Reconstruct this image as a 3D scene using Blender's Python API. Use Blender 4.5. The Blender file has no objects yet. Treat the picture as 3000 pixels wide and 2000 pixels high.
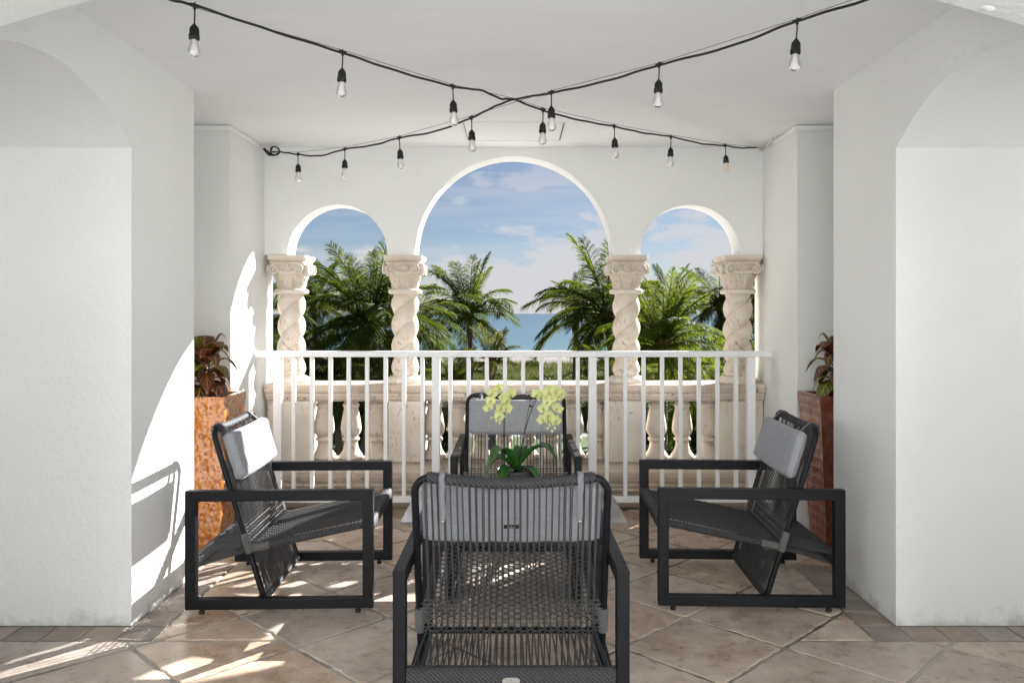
import bpy, math, random
from mathutils import Vector, Matrix, noise as mnoise

R = math.radians
rnd = random.Random(7)
scene = bpy.context.scene
col = scene.collection

# ------------------------------------------------------------------ camera
cd = bpy.data.cameras.new("camera")
cam = bpy.data.objects.new("camera", cd)
col.objects.link(cam)
scene.camera = cam
cam.location = (0, 0, 1.35)
cam.rotation_euler = (R(90), 0, 0)
cd.sensor_width = 36
cd.lens = 36 * 1820 / 2352
cd.shift_x = -4 / 2352
cd.shift_y = -64 / 2352
cd.clip_start = 0.05
cd.clip_end = 60000

# ------------------------------------------------------------------ world, sun, exposure
SUN = Vector((0.90, 1.0, 0.746)).normalized()
world = bpy.data.worlds.new("World")
scene.world = world
world.use_nodes = True
wt = world.node_tree
for n in list(wt.nodes): wt.nodes.remove(n)
def wn(t, **kw):
    n = wt.nodes.new(t)
    for k, v in kw.items(): setattr(n, k, v)
    return n
w_out = wn('ShaderNodeOutputWorld')
w_bg = wn('ShaderNodeBackground')
w_bg.inputs['Strength'].default_value = 0.05
w_sky = wn('ShaderNodeTexSky', sky_type='NISHITA', sun_disc=False)
w_sky.sun_elevation = math.asin(SUN.z)
w_sky.sun_rotation = math.atan2(SUN.x, SUN.y)
w_sky.air_density = 1.0
w_sky.dust_density = 0.3
w_sky.altitude = 1500
w_sky.ozone_density = 1.6
# clouds by direction: thin streaks high up, soft cumulus banks low over the sea
w_tc = wn('ShaderNodeTexCoord')
w_sep = wn('ShaderNodeSeparateXYZ')
wt.links.new(w_tc.outputs['Generated'], w_sep.inputs[0])
def wmath(op, a, b=None, c=None, clamp=False):
    n = wn('ShaderNodeMath', operation=op); n.use_clamp = clamp
    for i, v in enumerate((a, b, c)):
        if v is None: continue
        if isinstance(v, (int, float)): n.inputs[i].default_value = v
        else: wt.links.new(v, n.inputs[i])
    return n.outputs[0]
den = wmath('ADD', wmath('MAXIMUM', w_sep.outputs['Z'], 0.0), 0.16)
cx = wmath('DIVIDE', w_sep.outputs['X'], den)
cy = wmath('DIVIDE', w_sep.outputs['Y'], den)
w_cmb = wn('ShaderNodeCombineXYZ')
wt.links.new(cx, w_cmb.inputs[0]); wt.links.new(cy, w_cmb.inputs[1])
def wnoise(vec, scale, detail, rough, sc=(1, 1, 1), loc=(0, 0, 0)):
    m = wn('ShaderNodeMapping'); m.inputs['Scale'].default_value = sc; m.inputs['Location'].default_value = loc
    wt.links.new(vec, m.inputs[0])
    n = wn('ShaderNodeTexNoise'); n.inputs['Scale'].default_value = scale
    n.inputs['Detail'].default_value = detail; n.inputs['Roughness'].default_value = rough
    wt.links.new(m.outputs[0], n.inputs['Vector'])
    return n.outputs['Fac']
def wramp(v, a, b):
    n = wn('ShaderNodeMapRange', interpolation_type='SMOOTHSTEP')
    wt.links.new(v, n.inputs['Value'])
    n.inputs['From Min'].default_value = a; n.inputs['From Max'].default_value = b
    return n.outputs[0]
streak = wramp(wnoise(w_cmb.outputs[0], 1.1, 7, 0.6, (0.55, 1.6, 1), (3.1, 1.7, 0)), 0.38, 0.72)
streak = wmath('MULTIPLY', streak, 0.5)
puff = wnoise(w_tc.outputs['Generated'], 5.5, 8, 0.58, (1.0, 1.0, 3.0), (1.35, 0.4, 0.55))
low = wramp(w_sep.outputs['Z'], 0.24, 0.03)
puffm = wramp(wmath('ADD', puff, wmath('MULTIPLY', low, 0.075)), 0.545, 0.63)
puffm = wmath('MULTIPLY', puffm, wmath('ADD', wmath('MULTIPLY', low, 0.62), 0.38))
cm = wmath('MAXIMUM', streak, puffm, clamp=True)
w_mix = wn('ShaderNodeMix', data_type='RGBA')
wt.links.new(cm, w_mix.inputs[0])
# sky tint: dims the raw model strongly and turns it slightly violet-blue
w_tint = wn('ShaderNodeMix', data_type='RGBA', blend_type='MULTIPLY')
w_tint.inputs[0].default_value = 1.0
wt.links.new(w_sky.outputs[0], w_tint.inputs[6])
w_tint.inputs[7].default_value = (0.395, 0.383, 0.405, 1)
wt.links.new(w_tint.outputs[2], w_mix.inputs[6])
w_mix.inputs[7].default_value = (3.45, 3.45, 3.6, 1)
wt.links.new(w_mix.outputs[2], w_bg.inputs['Color'])
wt.links.new(w_bg.outputs[0], w_out.inputs[0])

sd = bpy.data.lights.new("sun", 'SUN')
sd.energy = 5.0; sd.angle = R(0.55); sd.color = (1.0, 0.98, 0.955)
sun = bpy.data.objects.new("sun", sd); col.objects.link(sun)
sun.rotation_euler = (-SUN).to_track_quat('-Z', 'Y').to_euler()
sun.location = (10, 12, 9)

scene.view_settings.view_transform = 'Standard'
scene.view_settings.look = 'None'
scene.view_settings.gamma = 1.0
scene.view_settings.use_curve_mapping = False
scene.view_settings.exposure = 1.97
scene.render.engine = 'CYCLES'
scene.cycles.max_bounces = 10
scene.cycles.diffuse_bounces = 7
scene.cycles.transparent_max_bounces = 12

# ------------------------------------------------------------------ material helpers
class MT:
    def __init__(s, name):
        s.m = bpy.data.materials.new(name); s.m.use_nodes = True
        s.t = s.m.node_tree; s.b = s.t.nodes['Principled BSDF']
        s.out = s.t.nodes['Material Output']
        s.tc = s.t.nodes.new('ShaderNodeTexCoord')
    def n(s, t, **kw):
        n = s.t.nodes.new(t)
        for k, v in kw.items(): setattr(n, k, v)
        return n
    def l(s, a, b): s.t.links.new(a, b)
    def set(s, **kw):
        for k, v in kw.items():
            s.b.inputs[k.replace('_', ' ')].default_value = v
    def vec(s, src='Object', sc=(1, 1, 1), loc=(0, 0, 0), rot=(0, 0, 0)):
        m = s.n('ShaderNodeMapping'); m.inputs['Scale'].default_value = sc
        m.inputs['Location'].default_value = loc; m.inputs['Rotation'].default_value = rot
        s.l(s.tc.outputs[src], m.inputs[0]); return m.outputs[0]
    def noise(s, scale, detail=4, rough=0.55, src='Object', sc=(1, 1, 1), dist=0.0, vec=None):
        n = s.n('ShaderNodeTexNoise'); n.inputs['Scale'].default_value = scale
        n.inputs['Detail'].default_value = detail; n.inputs['Roughness'].default_value = rough
        n.inputs['Distortion'].default_value = dist
        s.l(vec if vec is not None else s.vec(src, sc), n.inputs['Vector']); return n.outputs['Fac']
    def voro(s, scale, feature='F1', src='Object', sc=(1, 1, 1), out='Distance'):
        n = s.n('ShaderNodeTexVoronoi', feature=feature); n.inputs['Scale'].default_value = scale
        s.l(s.vec(src, sc), n.inputs['Vector']); return n.outputs[out]
    def rng(s, v, a, b, c=0.0, d=1.0):
        n = s.n('ShaderNodeMapRange'); s.l(v, n.inputs['Value'])
        n.inputs['From Min'].default_value = a; n.inputs['From Max'].default_value = b
        n.inputs['To Min'].default_value = c; n.inputs['To Max'].default_value = d
        return n.outputs[0]
    def math(s, op, a, b=None, clamp=False):
        n = s.n('ShaderNodeMath', operation=op); n.use_clamp = clamp
        for i, v in enumerate((a, b)):
            if v is None: continue
            if isinstance(v, (int, float)): n.inputs[i].default_value = v
            else: s.l(v, n.inputs[i])
        return n.outputs[0]
    def mix(s, f, a, b, blend='MIX'):
        n = s.n('ShaderNodeMix', data_type='RGBA', blend_type=blend)
        for i, v in ((0, f), (6, a), (7, b)):
            if isinstance(v, (int, float)): n.inputs[i].default_value = v
            elif isinstance(v, tuple): n.inputs[i].default_value = (*v[:3], 1)
            else: s.l(v, n.inputs[i])
        return n.outputs[2]
    def color(s, v):
        if isinstance(v, tuple): s.b.inputs['Base Color'].default_value = (*v[:3], 1)
        else: s.l(v, s.b.inputs['Base Color'])
    def bump(s, h, strength=0.3, dist=0.01, prev=None):
        n = s.n('ShaderNodeBump'); n.inputs['Strength'].default_value = strength
        n.inputs['Distance'].default_value = dist
        s.l(h, n.inputs['Height'])
        if prev is not None: s.l(prev, n.inputs['Normal'])
        s.l(n.outputs[0], s.b.inputs['Normal']); return n.outputs[0]
    def rand(s):
        return s.n('ShaderNodeObjectInfo').outputs['Random']

def mk_stucco(name, c, bump=0.35, warm=0.0):
    m = MT(name); m.set(Roughness=0.85)
    big = m.noise(0.9, 5, 0.6, src='Object'); mid = m.noise(7, 6, 0.65)
    c2 = tuple(x * 0.93 for x in c)
    colr = m.mix(m.rng(big, 0.3, 0.7), c, c2)
    colr = m.mix(m.rng(mid, 0.62, 0.85, 0, 0.25), colr, (c[0]*0.82, c[1]*0.81, c[2]*0.76))
    specks = m.noise(60, 2, 0.5)
    colr = m.mix(m.rng(specks, 0.76, 0.82, 0, 0.35), colr, (0.35, 0.33, 0.30))
    sc_ = m.n('ShaderNodeSeparateXYZ'); m.l(m.tc.outputs['Object'], sc_.inputs[0])
    foot = m.rng(m.math('ADD', sc_.outputs[2], m.rng(m.noise(9, 6, 0.75), 0.3, 0.7, 0.09, -0.05)), 0.0, 0.075, 0.55, 0.0)
    colr = m.mix(foot, colr, (0.36, 0.34, 0.30))
    scuff = m.noise(5, 7, 0.8, sc=(1.0, 1.0, 5.0), dist=1.2)
    colr = m.mix(m.math('MULTIPLY', m.rng(scuff, 0.70, 0.78, 0, 0.35), m.rng(sc_.outputs[2], 1.0, 0.1)), colr, (0.40, 0.38, 0.35))
    m.color(colr)
    b = m.bump(m.noise(170, 3, 0.6), bump, 0.003)
    b = m.bump(m.noise(42, 4, 0.65), bump*0.9, 0.008, b)
    m.bump(m.noise(3.0, 4, 0.5), 0.35, 0.035, b)
    return m.m
STUCCO = mk_stucco('white_stucco', (0.825, 0.832, 0.818), 0.6)
STUCCO2 = mk_stucco('rough_white_stucco', (0.805, 0.812, 0.797), 1.0)
def mk_ceiling():
    m = MT('ceiling_plaster'); m.set(Roughness=0.8)
    s = m.noise(2.2, 6, 0.6, sc=(0.35, 1.6, 1))
    m.color(m.mix(m.rng(s, 0.3, 0.7), (0.83, 0.84, 0.855), (0.79, 0.80, 0.815)))
    b = m.bump(m.noise(24, 4, 0.6, sc=(0.3, 1.5, 1)), 0.25, 0.006)
    m.bump(m.noise(2.4, 4, 0.5, sc=(0.4, 1.4, 1)), 0.35, 0.03, b)
    return m.m
CEIL = mk_ceiling()

def mk_stone():
    m = MT('carved_coral_stone'); m.set(Roughness=0.8)
    a = m.noise(3.0, 6, 0.6); b = m.noise(14, 6, 0.7); w = m.noise(1.3, 3, 0.5)
    c = m.mix(m.rng(a, 0.3, 0.7), (0.66, 0.59, 0.505), (0.52, 0.445, 0.365))
    c = m.mix(m.rng(b, 0.45, 0.75, 0, 0.6), c, (0.72, 0.67, 0.60))
    c = m.mix(m.rng(w, 0.52, 0.70, 0, 0.5), c, (0.56, 0.42, 0.31))
    pits = m.noise(62, 3, 0.6, sc=(1, 1, 0.5)); pm = m.noise(5, 2, 0.5)
    pmask = m.math('MULTIPLY', m.rng(pits, 0.60, 0.65), m.rng(pm, 0.40, 0.55), True)
    c = m.mix(m.math('MULTIPLY', pmask, 0.75), c, (0.20, 0.14, 0.09))
    ao = m.n('ShaderNodeAmbientOcclusion'); ao.inputs['Distance'].default_value = 0.03
    dirt = m.rng(m.noise(9, 5, 0.6), 0.35, 0.75)
    c = m.mix(m.math('MULTIPLY', m.rng(dirt, 0.5, 1.0, 0, 0.30), 1.0), c, (0.42, 0.33, 0.25))
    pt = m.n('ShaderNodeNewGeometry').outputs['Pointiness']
    c = m.mix(m.rng(pt, 0.49, 0.44, 0, 0.75), c, (0.27, 0.19, 0.13))  # crease darkening put into the colour to deepen relief, besides groove dirt
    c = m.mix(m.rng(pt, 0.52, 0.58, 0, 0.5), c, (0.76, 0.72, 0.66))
    m.color(c)
    bb = m.bump(pmask, 0.8, -0.004)
    bb = m.bump(m.noise(70, 4, 0.65), 0.35, 0.004, bb)
    m.bump(m.noise(12, 4, 0.6), 0.4, 0.01, bb)
    m.t.nodes.remove(ao)
    return m.m
STONE = mk_stone()

def simple(name, c, rough=0.5, metallic=0.0, spec=0.5, noise_amt=0.0, nscale=20, bump=0.0, bscale=60, coat=0.0):
    m = MT(name); m.set(Roughness=rough, Metallic=metallic)
    m.b.inputs['Specular IOR Level'].default_value = spec
    m.b.inputs['Coat Weight'].default_value = coat
    if noise_amt > 0:
        f = m.rng(m.noise(nscale, 5, 0.6), 0.3, 0.7)
        m.color(m.mix(f, c, tuple(x*(1-noise_amt) for x in c)))
        rr = m.rng(m.noise(nscale*1.7, 4, 0.6), 0.3, 0.7, rough*0.85, min(1, rough*1.2))
        m.l(rr, m.b.inputs['Roughness'])
    else: m.color(c)
    if bump > 0: m.bump(m.noise(bscale, 4, 0.6), bump, 0.003)
    return m.m
RAILP = simple('white_rail_paint', (0.80, 0.81, 0.82), 0.38, 0, 0.5, 0.05, 8, 0.08, 30)
METAL = simple('charcoal_powder_coat', (0.007, 0.008, 0.0105), 0.45, 0.0, 0.22, 0.15, 40, 0.05, 400)
TABLEM = simple('charcoal_table_top', (0.045, 0.055, 0.075), 0.33, 0.0, 1.0, 0.1, 30, 0, 60, 0.8)
STEEL = simple('brushed_steel', (0.55, 0.55, 0.54), 0.32, 0.9, 0.5, 0.15, 60)
RUBBER = simple('black_rubber', (0.012, 0.012, 0.011), 0.55, 0, 0.4, 0.3, 40, 0.2, 120)
CORDM = simple('weathered_black_cord', (0.022, 0.020, 0.017), 0.6, 0, 0.4, 0.5, 60, 0.3, 200)
WIRE = simple('thin_steel_wire', (0.06, 0.06, 0.06), 0.45, 0.5)
SOIL = simple('dark_bark_mulch', (0.10, 0.065, 0.04), 0.95, 0, 0.2, 0.6, 60, 1.0, 90)
POTM = simple('dark_grey_pot', (0.045, 0.04, 0.038), 0.55, 0, 0.5, 0.3, 30, 0.2, 90)

def mk_rope(name, c):
    m = MT(name); m.set(Roughness=0.75)
    f = m.voro(900, sc=(1, 1, 1))
    m.color(m.mix(m.rng(f, 0.1, 0.7), tuple(x*1.7 for x in c), tuple(x*0.55 for x in c)))
    m.bump(f, 1.0, -0.004)
    m.b.inputs['Sheen Weight'].default_value = 0.15
    return m.m
ROPE = mk_rope('charcoal_woven_rope', (0.056, 0.056, 0.060))
def mk_wrap(name, c):
    m = MT(name); m.set(Roughness=0.7)
    w = m.n('ShaderNodeTexWave', wave_type='BANDS', bands_direction='DIAGONAL'); w.inputs['Scale'].default_value = 42
    w.inputs['Distortion'].default_value = 0.6; w.inputs['Detail'].default_value = 2
    m.l(m.tc.outputs['Object'], w.inputs[0])
    d = m.voro(420)
    cc_ = m.mix(m.rng(w.outputs['Fac'], 0.15, 0.75), tuple(x*0.25 for x in c), tuple(x*1.5 for x in c))
    m.color(m.mix(m.rng(d, 0.2, 0.5, 0.5, 0.0), cc_, tuple(x*3.2 for x in c)))
    m.bump(w.outputs['Fac'], 1.0, 0.003)
    return m.m
ROPEB = mk_wrap('charcoal_cord_wrapping', (0.034, 0.034, 0.038))
ROPEL = mk_rope('light_grey_woven_rope', (0.19, 0.187, 0.18))

def mk_fabric():
    m = MT('heather_grey_fabric'); m.set(Roughness=0.95)
    a = m.noise(60, 3, 0.7, sc=(0.15, 1, 1)); b = m.noise(420, 2, 0.6, sc=(0.4, 1, 1.6))
    c = m.mix(m.rng(a, 0.35, 0.65), (0.30, 0.31, 0.33), (0.36, 0.37, 0.39))
    c = m.mix(m.rng(b, 0.35, 0.65), c, (0.235, 0.245, 0.265))
    m.color(c)
    m.b.inputs['Sheen Weight'].default_value = 0.05
    n = m.bump(m.noise(420, 2, 0.6, sc=(0.4, 1, 1.6)), 0.35, 0.001)
    m.bump(m.noise(9, 3, 0.6, sc=(1.6, 1, 0.4)), 0.35, 0.012, n)
    return m.m
FABRIC = mk_fabric()
STRAP = simple('grey_strap_webbing', (0.20, 0.205, 0.22), 0.9, 0, 0.3, 0.15, 200, 0.2, 500)
TAGM = simple('black_woven_tag', (0.012, 0.012, 0.014), 0.8)
PRINT = simple('pale_lettering', (0.55, 0.55, 0.56), 0.7)
ENGR = simple('engraved_lettering', (0.05, 0.05, 0.05), 0.6)

def mk_tile(name, c1, c2, c3, gloss=0.42):
    m = MT(name)
    r = m.rand()
    off = m.n('ShaderNodeCombineXYZ'); m.l(m.math('MULTIPLY', r, 37.0), off.inputs[0]); m.l(m.math('MULTIPLY', r, 91.0), off.inputs[1])
    add = m.n('ShaderNodeVectorMath', operation='ADD'); m.l(m.tc.outputs['Object'], add.inputs[0]); m.l(off.outputs[0], add.inputs[1])
    a = m.noise(3.0, 7, 0.62, vec=add.outputs[0], dist=0.6)
    b = m.noise(11, 8, 0.72, vec=add.outputs[0], dist=0.3)
    d = m.noise(75, 4, 0.6, vec=add.outputs[0])
    c = m.mix(m.rng(a, 0.34, 0.66), c1, c2)
    c = m.mix(m.rng(b, 0.48, 0.70, 0, 0.75), c, c3)
    tone = m.rng(r, 0, 1, 0.92, 1.22)
    c = m.mix(1.0, c, m.mix(0.0, (1, 1, 1), (1, 1, 1)), 'MULTIPLY')
    hv = m.n('ShaderNodeHueSaturation'); m.l(c, hv.inputs['Color']); m.l(tone, hv.inputs['Value'])
    m.l(m.rng(m.math('FRACT', m.math('MULTIPLY', r, 7.3)), 0, 1, 0.75, 1.2), hv.inputs['Saturation'])
    c = m.mix(m.rng(d, 0.68, 0.74, 0, 0.6), hv.outputs[0], (0.10, 0.07, 0.05))
    m.color(c)
    m.l(m.rng(b, 0.3, 0.7, gloss*0.75, gloss*1.5), m.b.inputs['Roughness'])
    n = m.bump(m.noise(16, 6, 0.65, vec=add.outputs[0]), 0.25, 0.006)
    m.bump(d, 0.2, 0.002, n)
    return m.m
TILE = mk_tile('tumbled_travertine', (0.53, 0.43, 0.345), (0.33, 0.24, 0.18), (0.64, 0.56, 0.48), 0.28)
TILE2 = mk_tile('greyish_border_travertine', (0.32, 0.27, 0.23), (0.21, 0.165, 0.135), (0.42, 0.37, 0.32), 0.45)
def mk_grout():
    m = MT('grout'); m.set(Roughness=0.95)
    a = m.noise(0.75, 3, 0.5, dist=0.6); b = m.noise(30, 4, 0.7)
    c = m.mix(m.rng(a, 0.38, 0.52), (0.035, 0.032, 0.025), (0.46, 0.44, 0.40))
    m.color(m.mix(m.rng(b, 0.4, 0.7, 0, 0.5), c, (0.22, 0.19, 0.15)))
    m.bump(b, 0.6, 0.006)
    return m.m
GROUT = mk_grout()

def mk_amber():
    m = MT('amber_reactive_glaze'); m.set(Roughness=0.16)
    v = m.voro(42, 'SMOOTH_F1'); n = m.noise(26, 4, 0.6)
    c = m.mix(m.rng(n, 0.35, 0.65), (0.38, 0.125, 0.018), (0.50, 0.20, 0.045))
    c = m.mix(m.rng(v, 0.18, 0.40, 0.75, 0.0), c, (0.24, 0.065, 0.010))
    m.color(c); m.b.inputs['Coat Weight'].default_value = 0.6; m.b.inputs['Coat Roughness'].default_value = 0.08
    m.bump(m.rng(v, 0.1, 0.55), 0.7, 0.010); return m.m
AMBER = mk_amber()
def mk_oxblood():
    m = MT('oxblood_glaze'); m.set(Roughness=0.2)
    n = m.noise(26, 4, 0.6)
    c = m.mix(m.rng(n, 0.35, 0.65), (0.13, 0.030, 0.016), (0.23, 0.068, 0.032))
    m.color(c); m.b.inputs['Coat Weight'].default_value = 0.6; m.b.inputs['Coat Roughness'].default_value = 0.1
    m.bump(m.noise(40, 3, 0.5), 0.4, 0.005); return m.m
OXB = mk_oxblood()

def leaf_shader(m, c, tcol, rough=0.4, tw=0.45):
    """principled leaf mixed with translucency; c,tcol sockets"""
    m.color(c); m.set(Roughness=rough)
    tr = m.n('ShaderNodeBsdfTranslucent'); m.l(tcol, tr.inputs[0])
    mx = m.n('ShaderNodeMixShader'); mx.inputs[0].default_value = tw
    m.l(m.b.outputs[0], mx.inputs[1]); m.l(tr.outputs[0], mx.inputs[2]); m.l(mx.outputs[0], m.out.inputs[0])
def mk_palm(name, dark, light, tl, rough=0.33, tw=0.4):
    m = MT(name)
    r = m.rand(); n = m.noise(2.0, 3, 0.6)
    f = m.math('ADD', m.math('MULTIPLY', r, 0.55), m.math('MULTIPLY', n, 0.5), True)
    c = m.mix(f, dark, light)
    m.b.inputs['Specular IOR Level'].default_value = 0.16
    leaf_shader(m, c, m.mix(f, tuple(x*0.75 for x in tl), tl), rough, tw)
    return m.m
PALM = mk_palm('palm_leaf', (0.018, 0.035, 0.006), (0.055, 0.078, 0.010), (0.125, 0.165, 0.012), 0.6, 0.42)
PALMB = mk_palm('bright_palm_leaf', (0.030, 0.058, 0.007), (0.080, 0.110, 0.010), (0.21, 0.27, 0.018), 0.6, 0.45)
PALMY = mk_palm('yellowing_palm_leaf', (0.055, 0.075, 0.010), (0.11, 0.11, 0.015), (0.22, 0.22, 0.02), 0.5)
PALMD = mk_palm('dry_palm_leaf', (0.07, 0.045, 0.022), (0.13, 0.09, 0.05), (0.09, 0.06, 0.03), 0.8, 0.2)
BUSH = mk_palm('bush_leaf', (0.012, 0.028, 0.007), (0.04, 0.065, 0.013), (0.08, 0.11, 0.015), 0.55, 0.35)
DUNEG = mk_palm('dune_grass', (0.07, 0.09, 0.022), (0.16, 0.16, 0.05), (0.13, 0.14, 0.035), 0.7, 0.3)
def mk_trunk():
    m = MT('palm_trunk'); m.set(Roughness=0.9)
    w = m.n('ShaderNodeTexWave', wave_type='BANDS', bands_direction='Z'); w.inputs['Scale'].default_value = 3.4
    w.inputs['Distortion'].default_value = 2.5; m.l(m.tc.outputs['Object'], w.inputs[0])
    c = m.mix(w.outputs['Fac'], (0.10, 0.075, 0.055), (0.21, 0.17, 0.13))
    m.color(m.mix(m.rng(m.noise(6, 5, 0.7), 0.4, 0.7), c, (0.12, 0.10, 0.085)))
    m.bump(w.outputs['Fac'], 0.6, 0.03); return m.m
TRUNK = mk_trunk()
HUSK = simple('fibrous_brown_husk', (0.20, 0.11, 0.045), 0.9, 0, 0.2, 0.5, 18, 0.8, 40)

def mk_croton():
    m = MT('croton_leaf')
    uv = m.n('ShaderNodeSeparateXYZ'); m.l(m.tc.outputs['UV'], uv.inputs[0])
    x = m.math('ABSOLUTE', m.math('SUBTRACT', uv.outputs[0], 0.5)); y = uv.outputs[1]
    ph = m.math('SUBTRACT', m.math('MULTIPLY', y, 50.0), m.math('MULTIPLY', x, 22.0))
    side = m.math('SINE', ph)
    veins = m.math('MAXIMUM', m.rng(side, 0.72, 0.92), m.rng(x, 0.06, 0.03))
    edge = m.rng(x, 0.44, 0.48)
    veins = m.math('MAXIMUM', veins, edge, True)
    r = m.rand(); n = m.noise(14, 3, 0.6)
    base = m.mix(m.rng(n, 0.35, 0.65), (0.012, 0.030, 0.010), (0.045, 0.014, 0.010))
    base = m.mix(m.rng(r, 0.7, 0.9), base, (0.04, 0.11, 0.015))
    vc = m.mix(r, (0.33, 0.06, 0.015), (0.38, 0.26, 0.03))
    c = m.mix(veins, base, vc)
    leaf_shader(m, c, c, 0.28, 0.2); return m.m
CROTON = mk_croton()
def mk_orchleaf():
    m = MT('orchid_leaf')
    n = m.noise(6, 3, 0.5)
    c = m.mix(n, (0.018, 0.075, 0.012), (0.045, 0.14, 0.025))
    leaf_shader(m, c, m.mix(0.0, (0.08, 0.20, 0.02), (0, 0, 0)), 0.25, 0.15); return m.m
OLEAF = mk_orchleaf()
def mk_petal():
    m = MT('orchid_petal')
    uv = m.n('ShaderNodeSeparateXYZ'); m.l(m.tc.outputs['UV'], uv.inputs[0])
    c = m.mix(m.rng(uv.outputs[1], 0.0, 1.0), (0.80, 0.83, 0.55), (0.74, 0.79, 0.33))
    leaf_shader(m, c, m.mix(0.0, (0.72, 0.78, 0.22), (0, 0, 0)), 0.5, 0.45); return m.m
PETAL = mk_petal()
LIP = simple('orchid_lip', (0.55, 0.42, 0.13), 0.5, 0, 0.4, 0.3, 200)
STEMM = simple('orchid_stem', (0.035, 0.05, 0.02), 0.5, 0, 0.4, 0.4, 50)
CLIPM = simple('dark_clip', (0.02, 0.012, 0.012), 0.4)

def mk_glass():
    m = MT('bulb_glass')
    m.set(Roughness=0.03); m.color((0.98, 0.97, 0.95))
    m.b.inputs['IOR'].default_value = 1.08
    m.b.inputs['Transmission Weight'].default_value = 1.0
    tr = m.n('ShaderNodeBsdfTransparent'); tr.inputs[0].default_value = (0.95, 0.95, 0.95, 1)
    gl = m.n('ShaderNodeBsdfGlossy'); gl.inputs['Roughness'].default_value = 0.05
    df = m.n('ShaderNodeBsdfDiffuse'); df.inputs[0].default_value = (0.9, 0.89, 0.87, 1)
    fr = m.n('ShaderNodeFresnel'); fr.inputs[0].default_value = 1.5
    a = m.n('ShaderNodeMixShader'); a.inputs[0].default_value = 0.42
    m.l(tr.outputs[0], a.inputs[1]); m.l(df.outputs[0], a.inputs[2])
    b = m.n('ShaderNodeMixShader'); m.l(fr.outputs[0], b.inputs[0])
    m.l(a.outputs[0], b.inputs[1]); m.l(gl.outputs[0], b.inputs[2]); m.l(b.outputs[0], m.out.inputs[0])
    return m.m
GLASS = mk_glass()
FILAM = simple('filament_support', (0.62, 0.55, 0.45), 0.4, 0.3)

def mk_ground(name, c1, c2, c3, sc, rough=0.95, b=0.5, bs=3):
    m = MT(name); m.set(Roughness=rough)
    c = m.mix(m.rng(m.noise(sc, 5, 0.6), 0.35, 0.65), c1, c2)
    m.color(m.mix(m.rng(m.noise(sc*9, 5, 0.7), 0.5, 0.7, 0, 0.7), c, c3))
    m.bump(m.noise(bs*6, 5, 0.7), b, 0.06); return m.m
LAWN = mk_ground('mown_lawn', (0.035, 0.07, 0.008), (0.055, 0.095, 0.010), (0.025, 0.05, 0.007), 0.35)
DUNE = mk_ground('dune_soil', (0.07, 0.085, 0.025), (0.11, 0.115, 0.04), (0.045, 0.06, 0.018), 0.25)
SAND = mk_ground('pale_beach_sand', (0.175, 0.155, 0.142), (0.15, 0.135, 0.125), (0.12, 0.11, 0.10), 0.12, 0.95, 0.5, 0.6)
PAVE = mk_ground('pale_pavement', (0.22, 0.22, 0.22), (0.19, 0.19, 0.19), (0.15, 0.15, 0.15), 0.4, 0.9, 0.1, 4)
SEAW = mk_ground('dark_coral_wall', (0.04, 0.045, 0.06), (0.06, 0.065, 0.075), (0.03, 0.03, 0.035), 1.0)
def mk_sea():
    m = MT('sea_water'); m.set(Roughness=0.28)
    g = m.n('ShaderNodeSeparateXYZ'); m.l(m.tc.outputs['Object'], g.inputs[0])
    f = m.rng(g.outputs[1], 120, 900)
    ff = m.math('POWER', f, 0.45)
    c = m.mix(ff, (0.062, 0.145, 0.172), (0.016, 0.066, 0.110))
    band = m.noise(0.02, 4, 0.6, sc=(0.25, 1, 1))
    c = m.mix(m.rng(band, 0.4, 0.65, 0, 0.4), c, (0.022, 0.09, 0.13))
    m.color(c)
    n = m.bump(m.noise(0.9, 6, 0.65, sc=(0.35, 1, 1)), 0.6, 0.35)
    m.bump(m.noise(0.12, 4, 0.6, sc=(0.3, 1, 1)), 0.4, 0.8, n); return m.m
SEA = mk_sea()
FOAM = simple('sea_foam', (0.16, 0.24, 0.27), 0.8)

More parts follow.
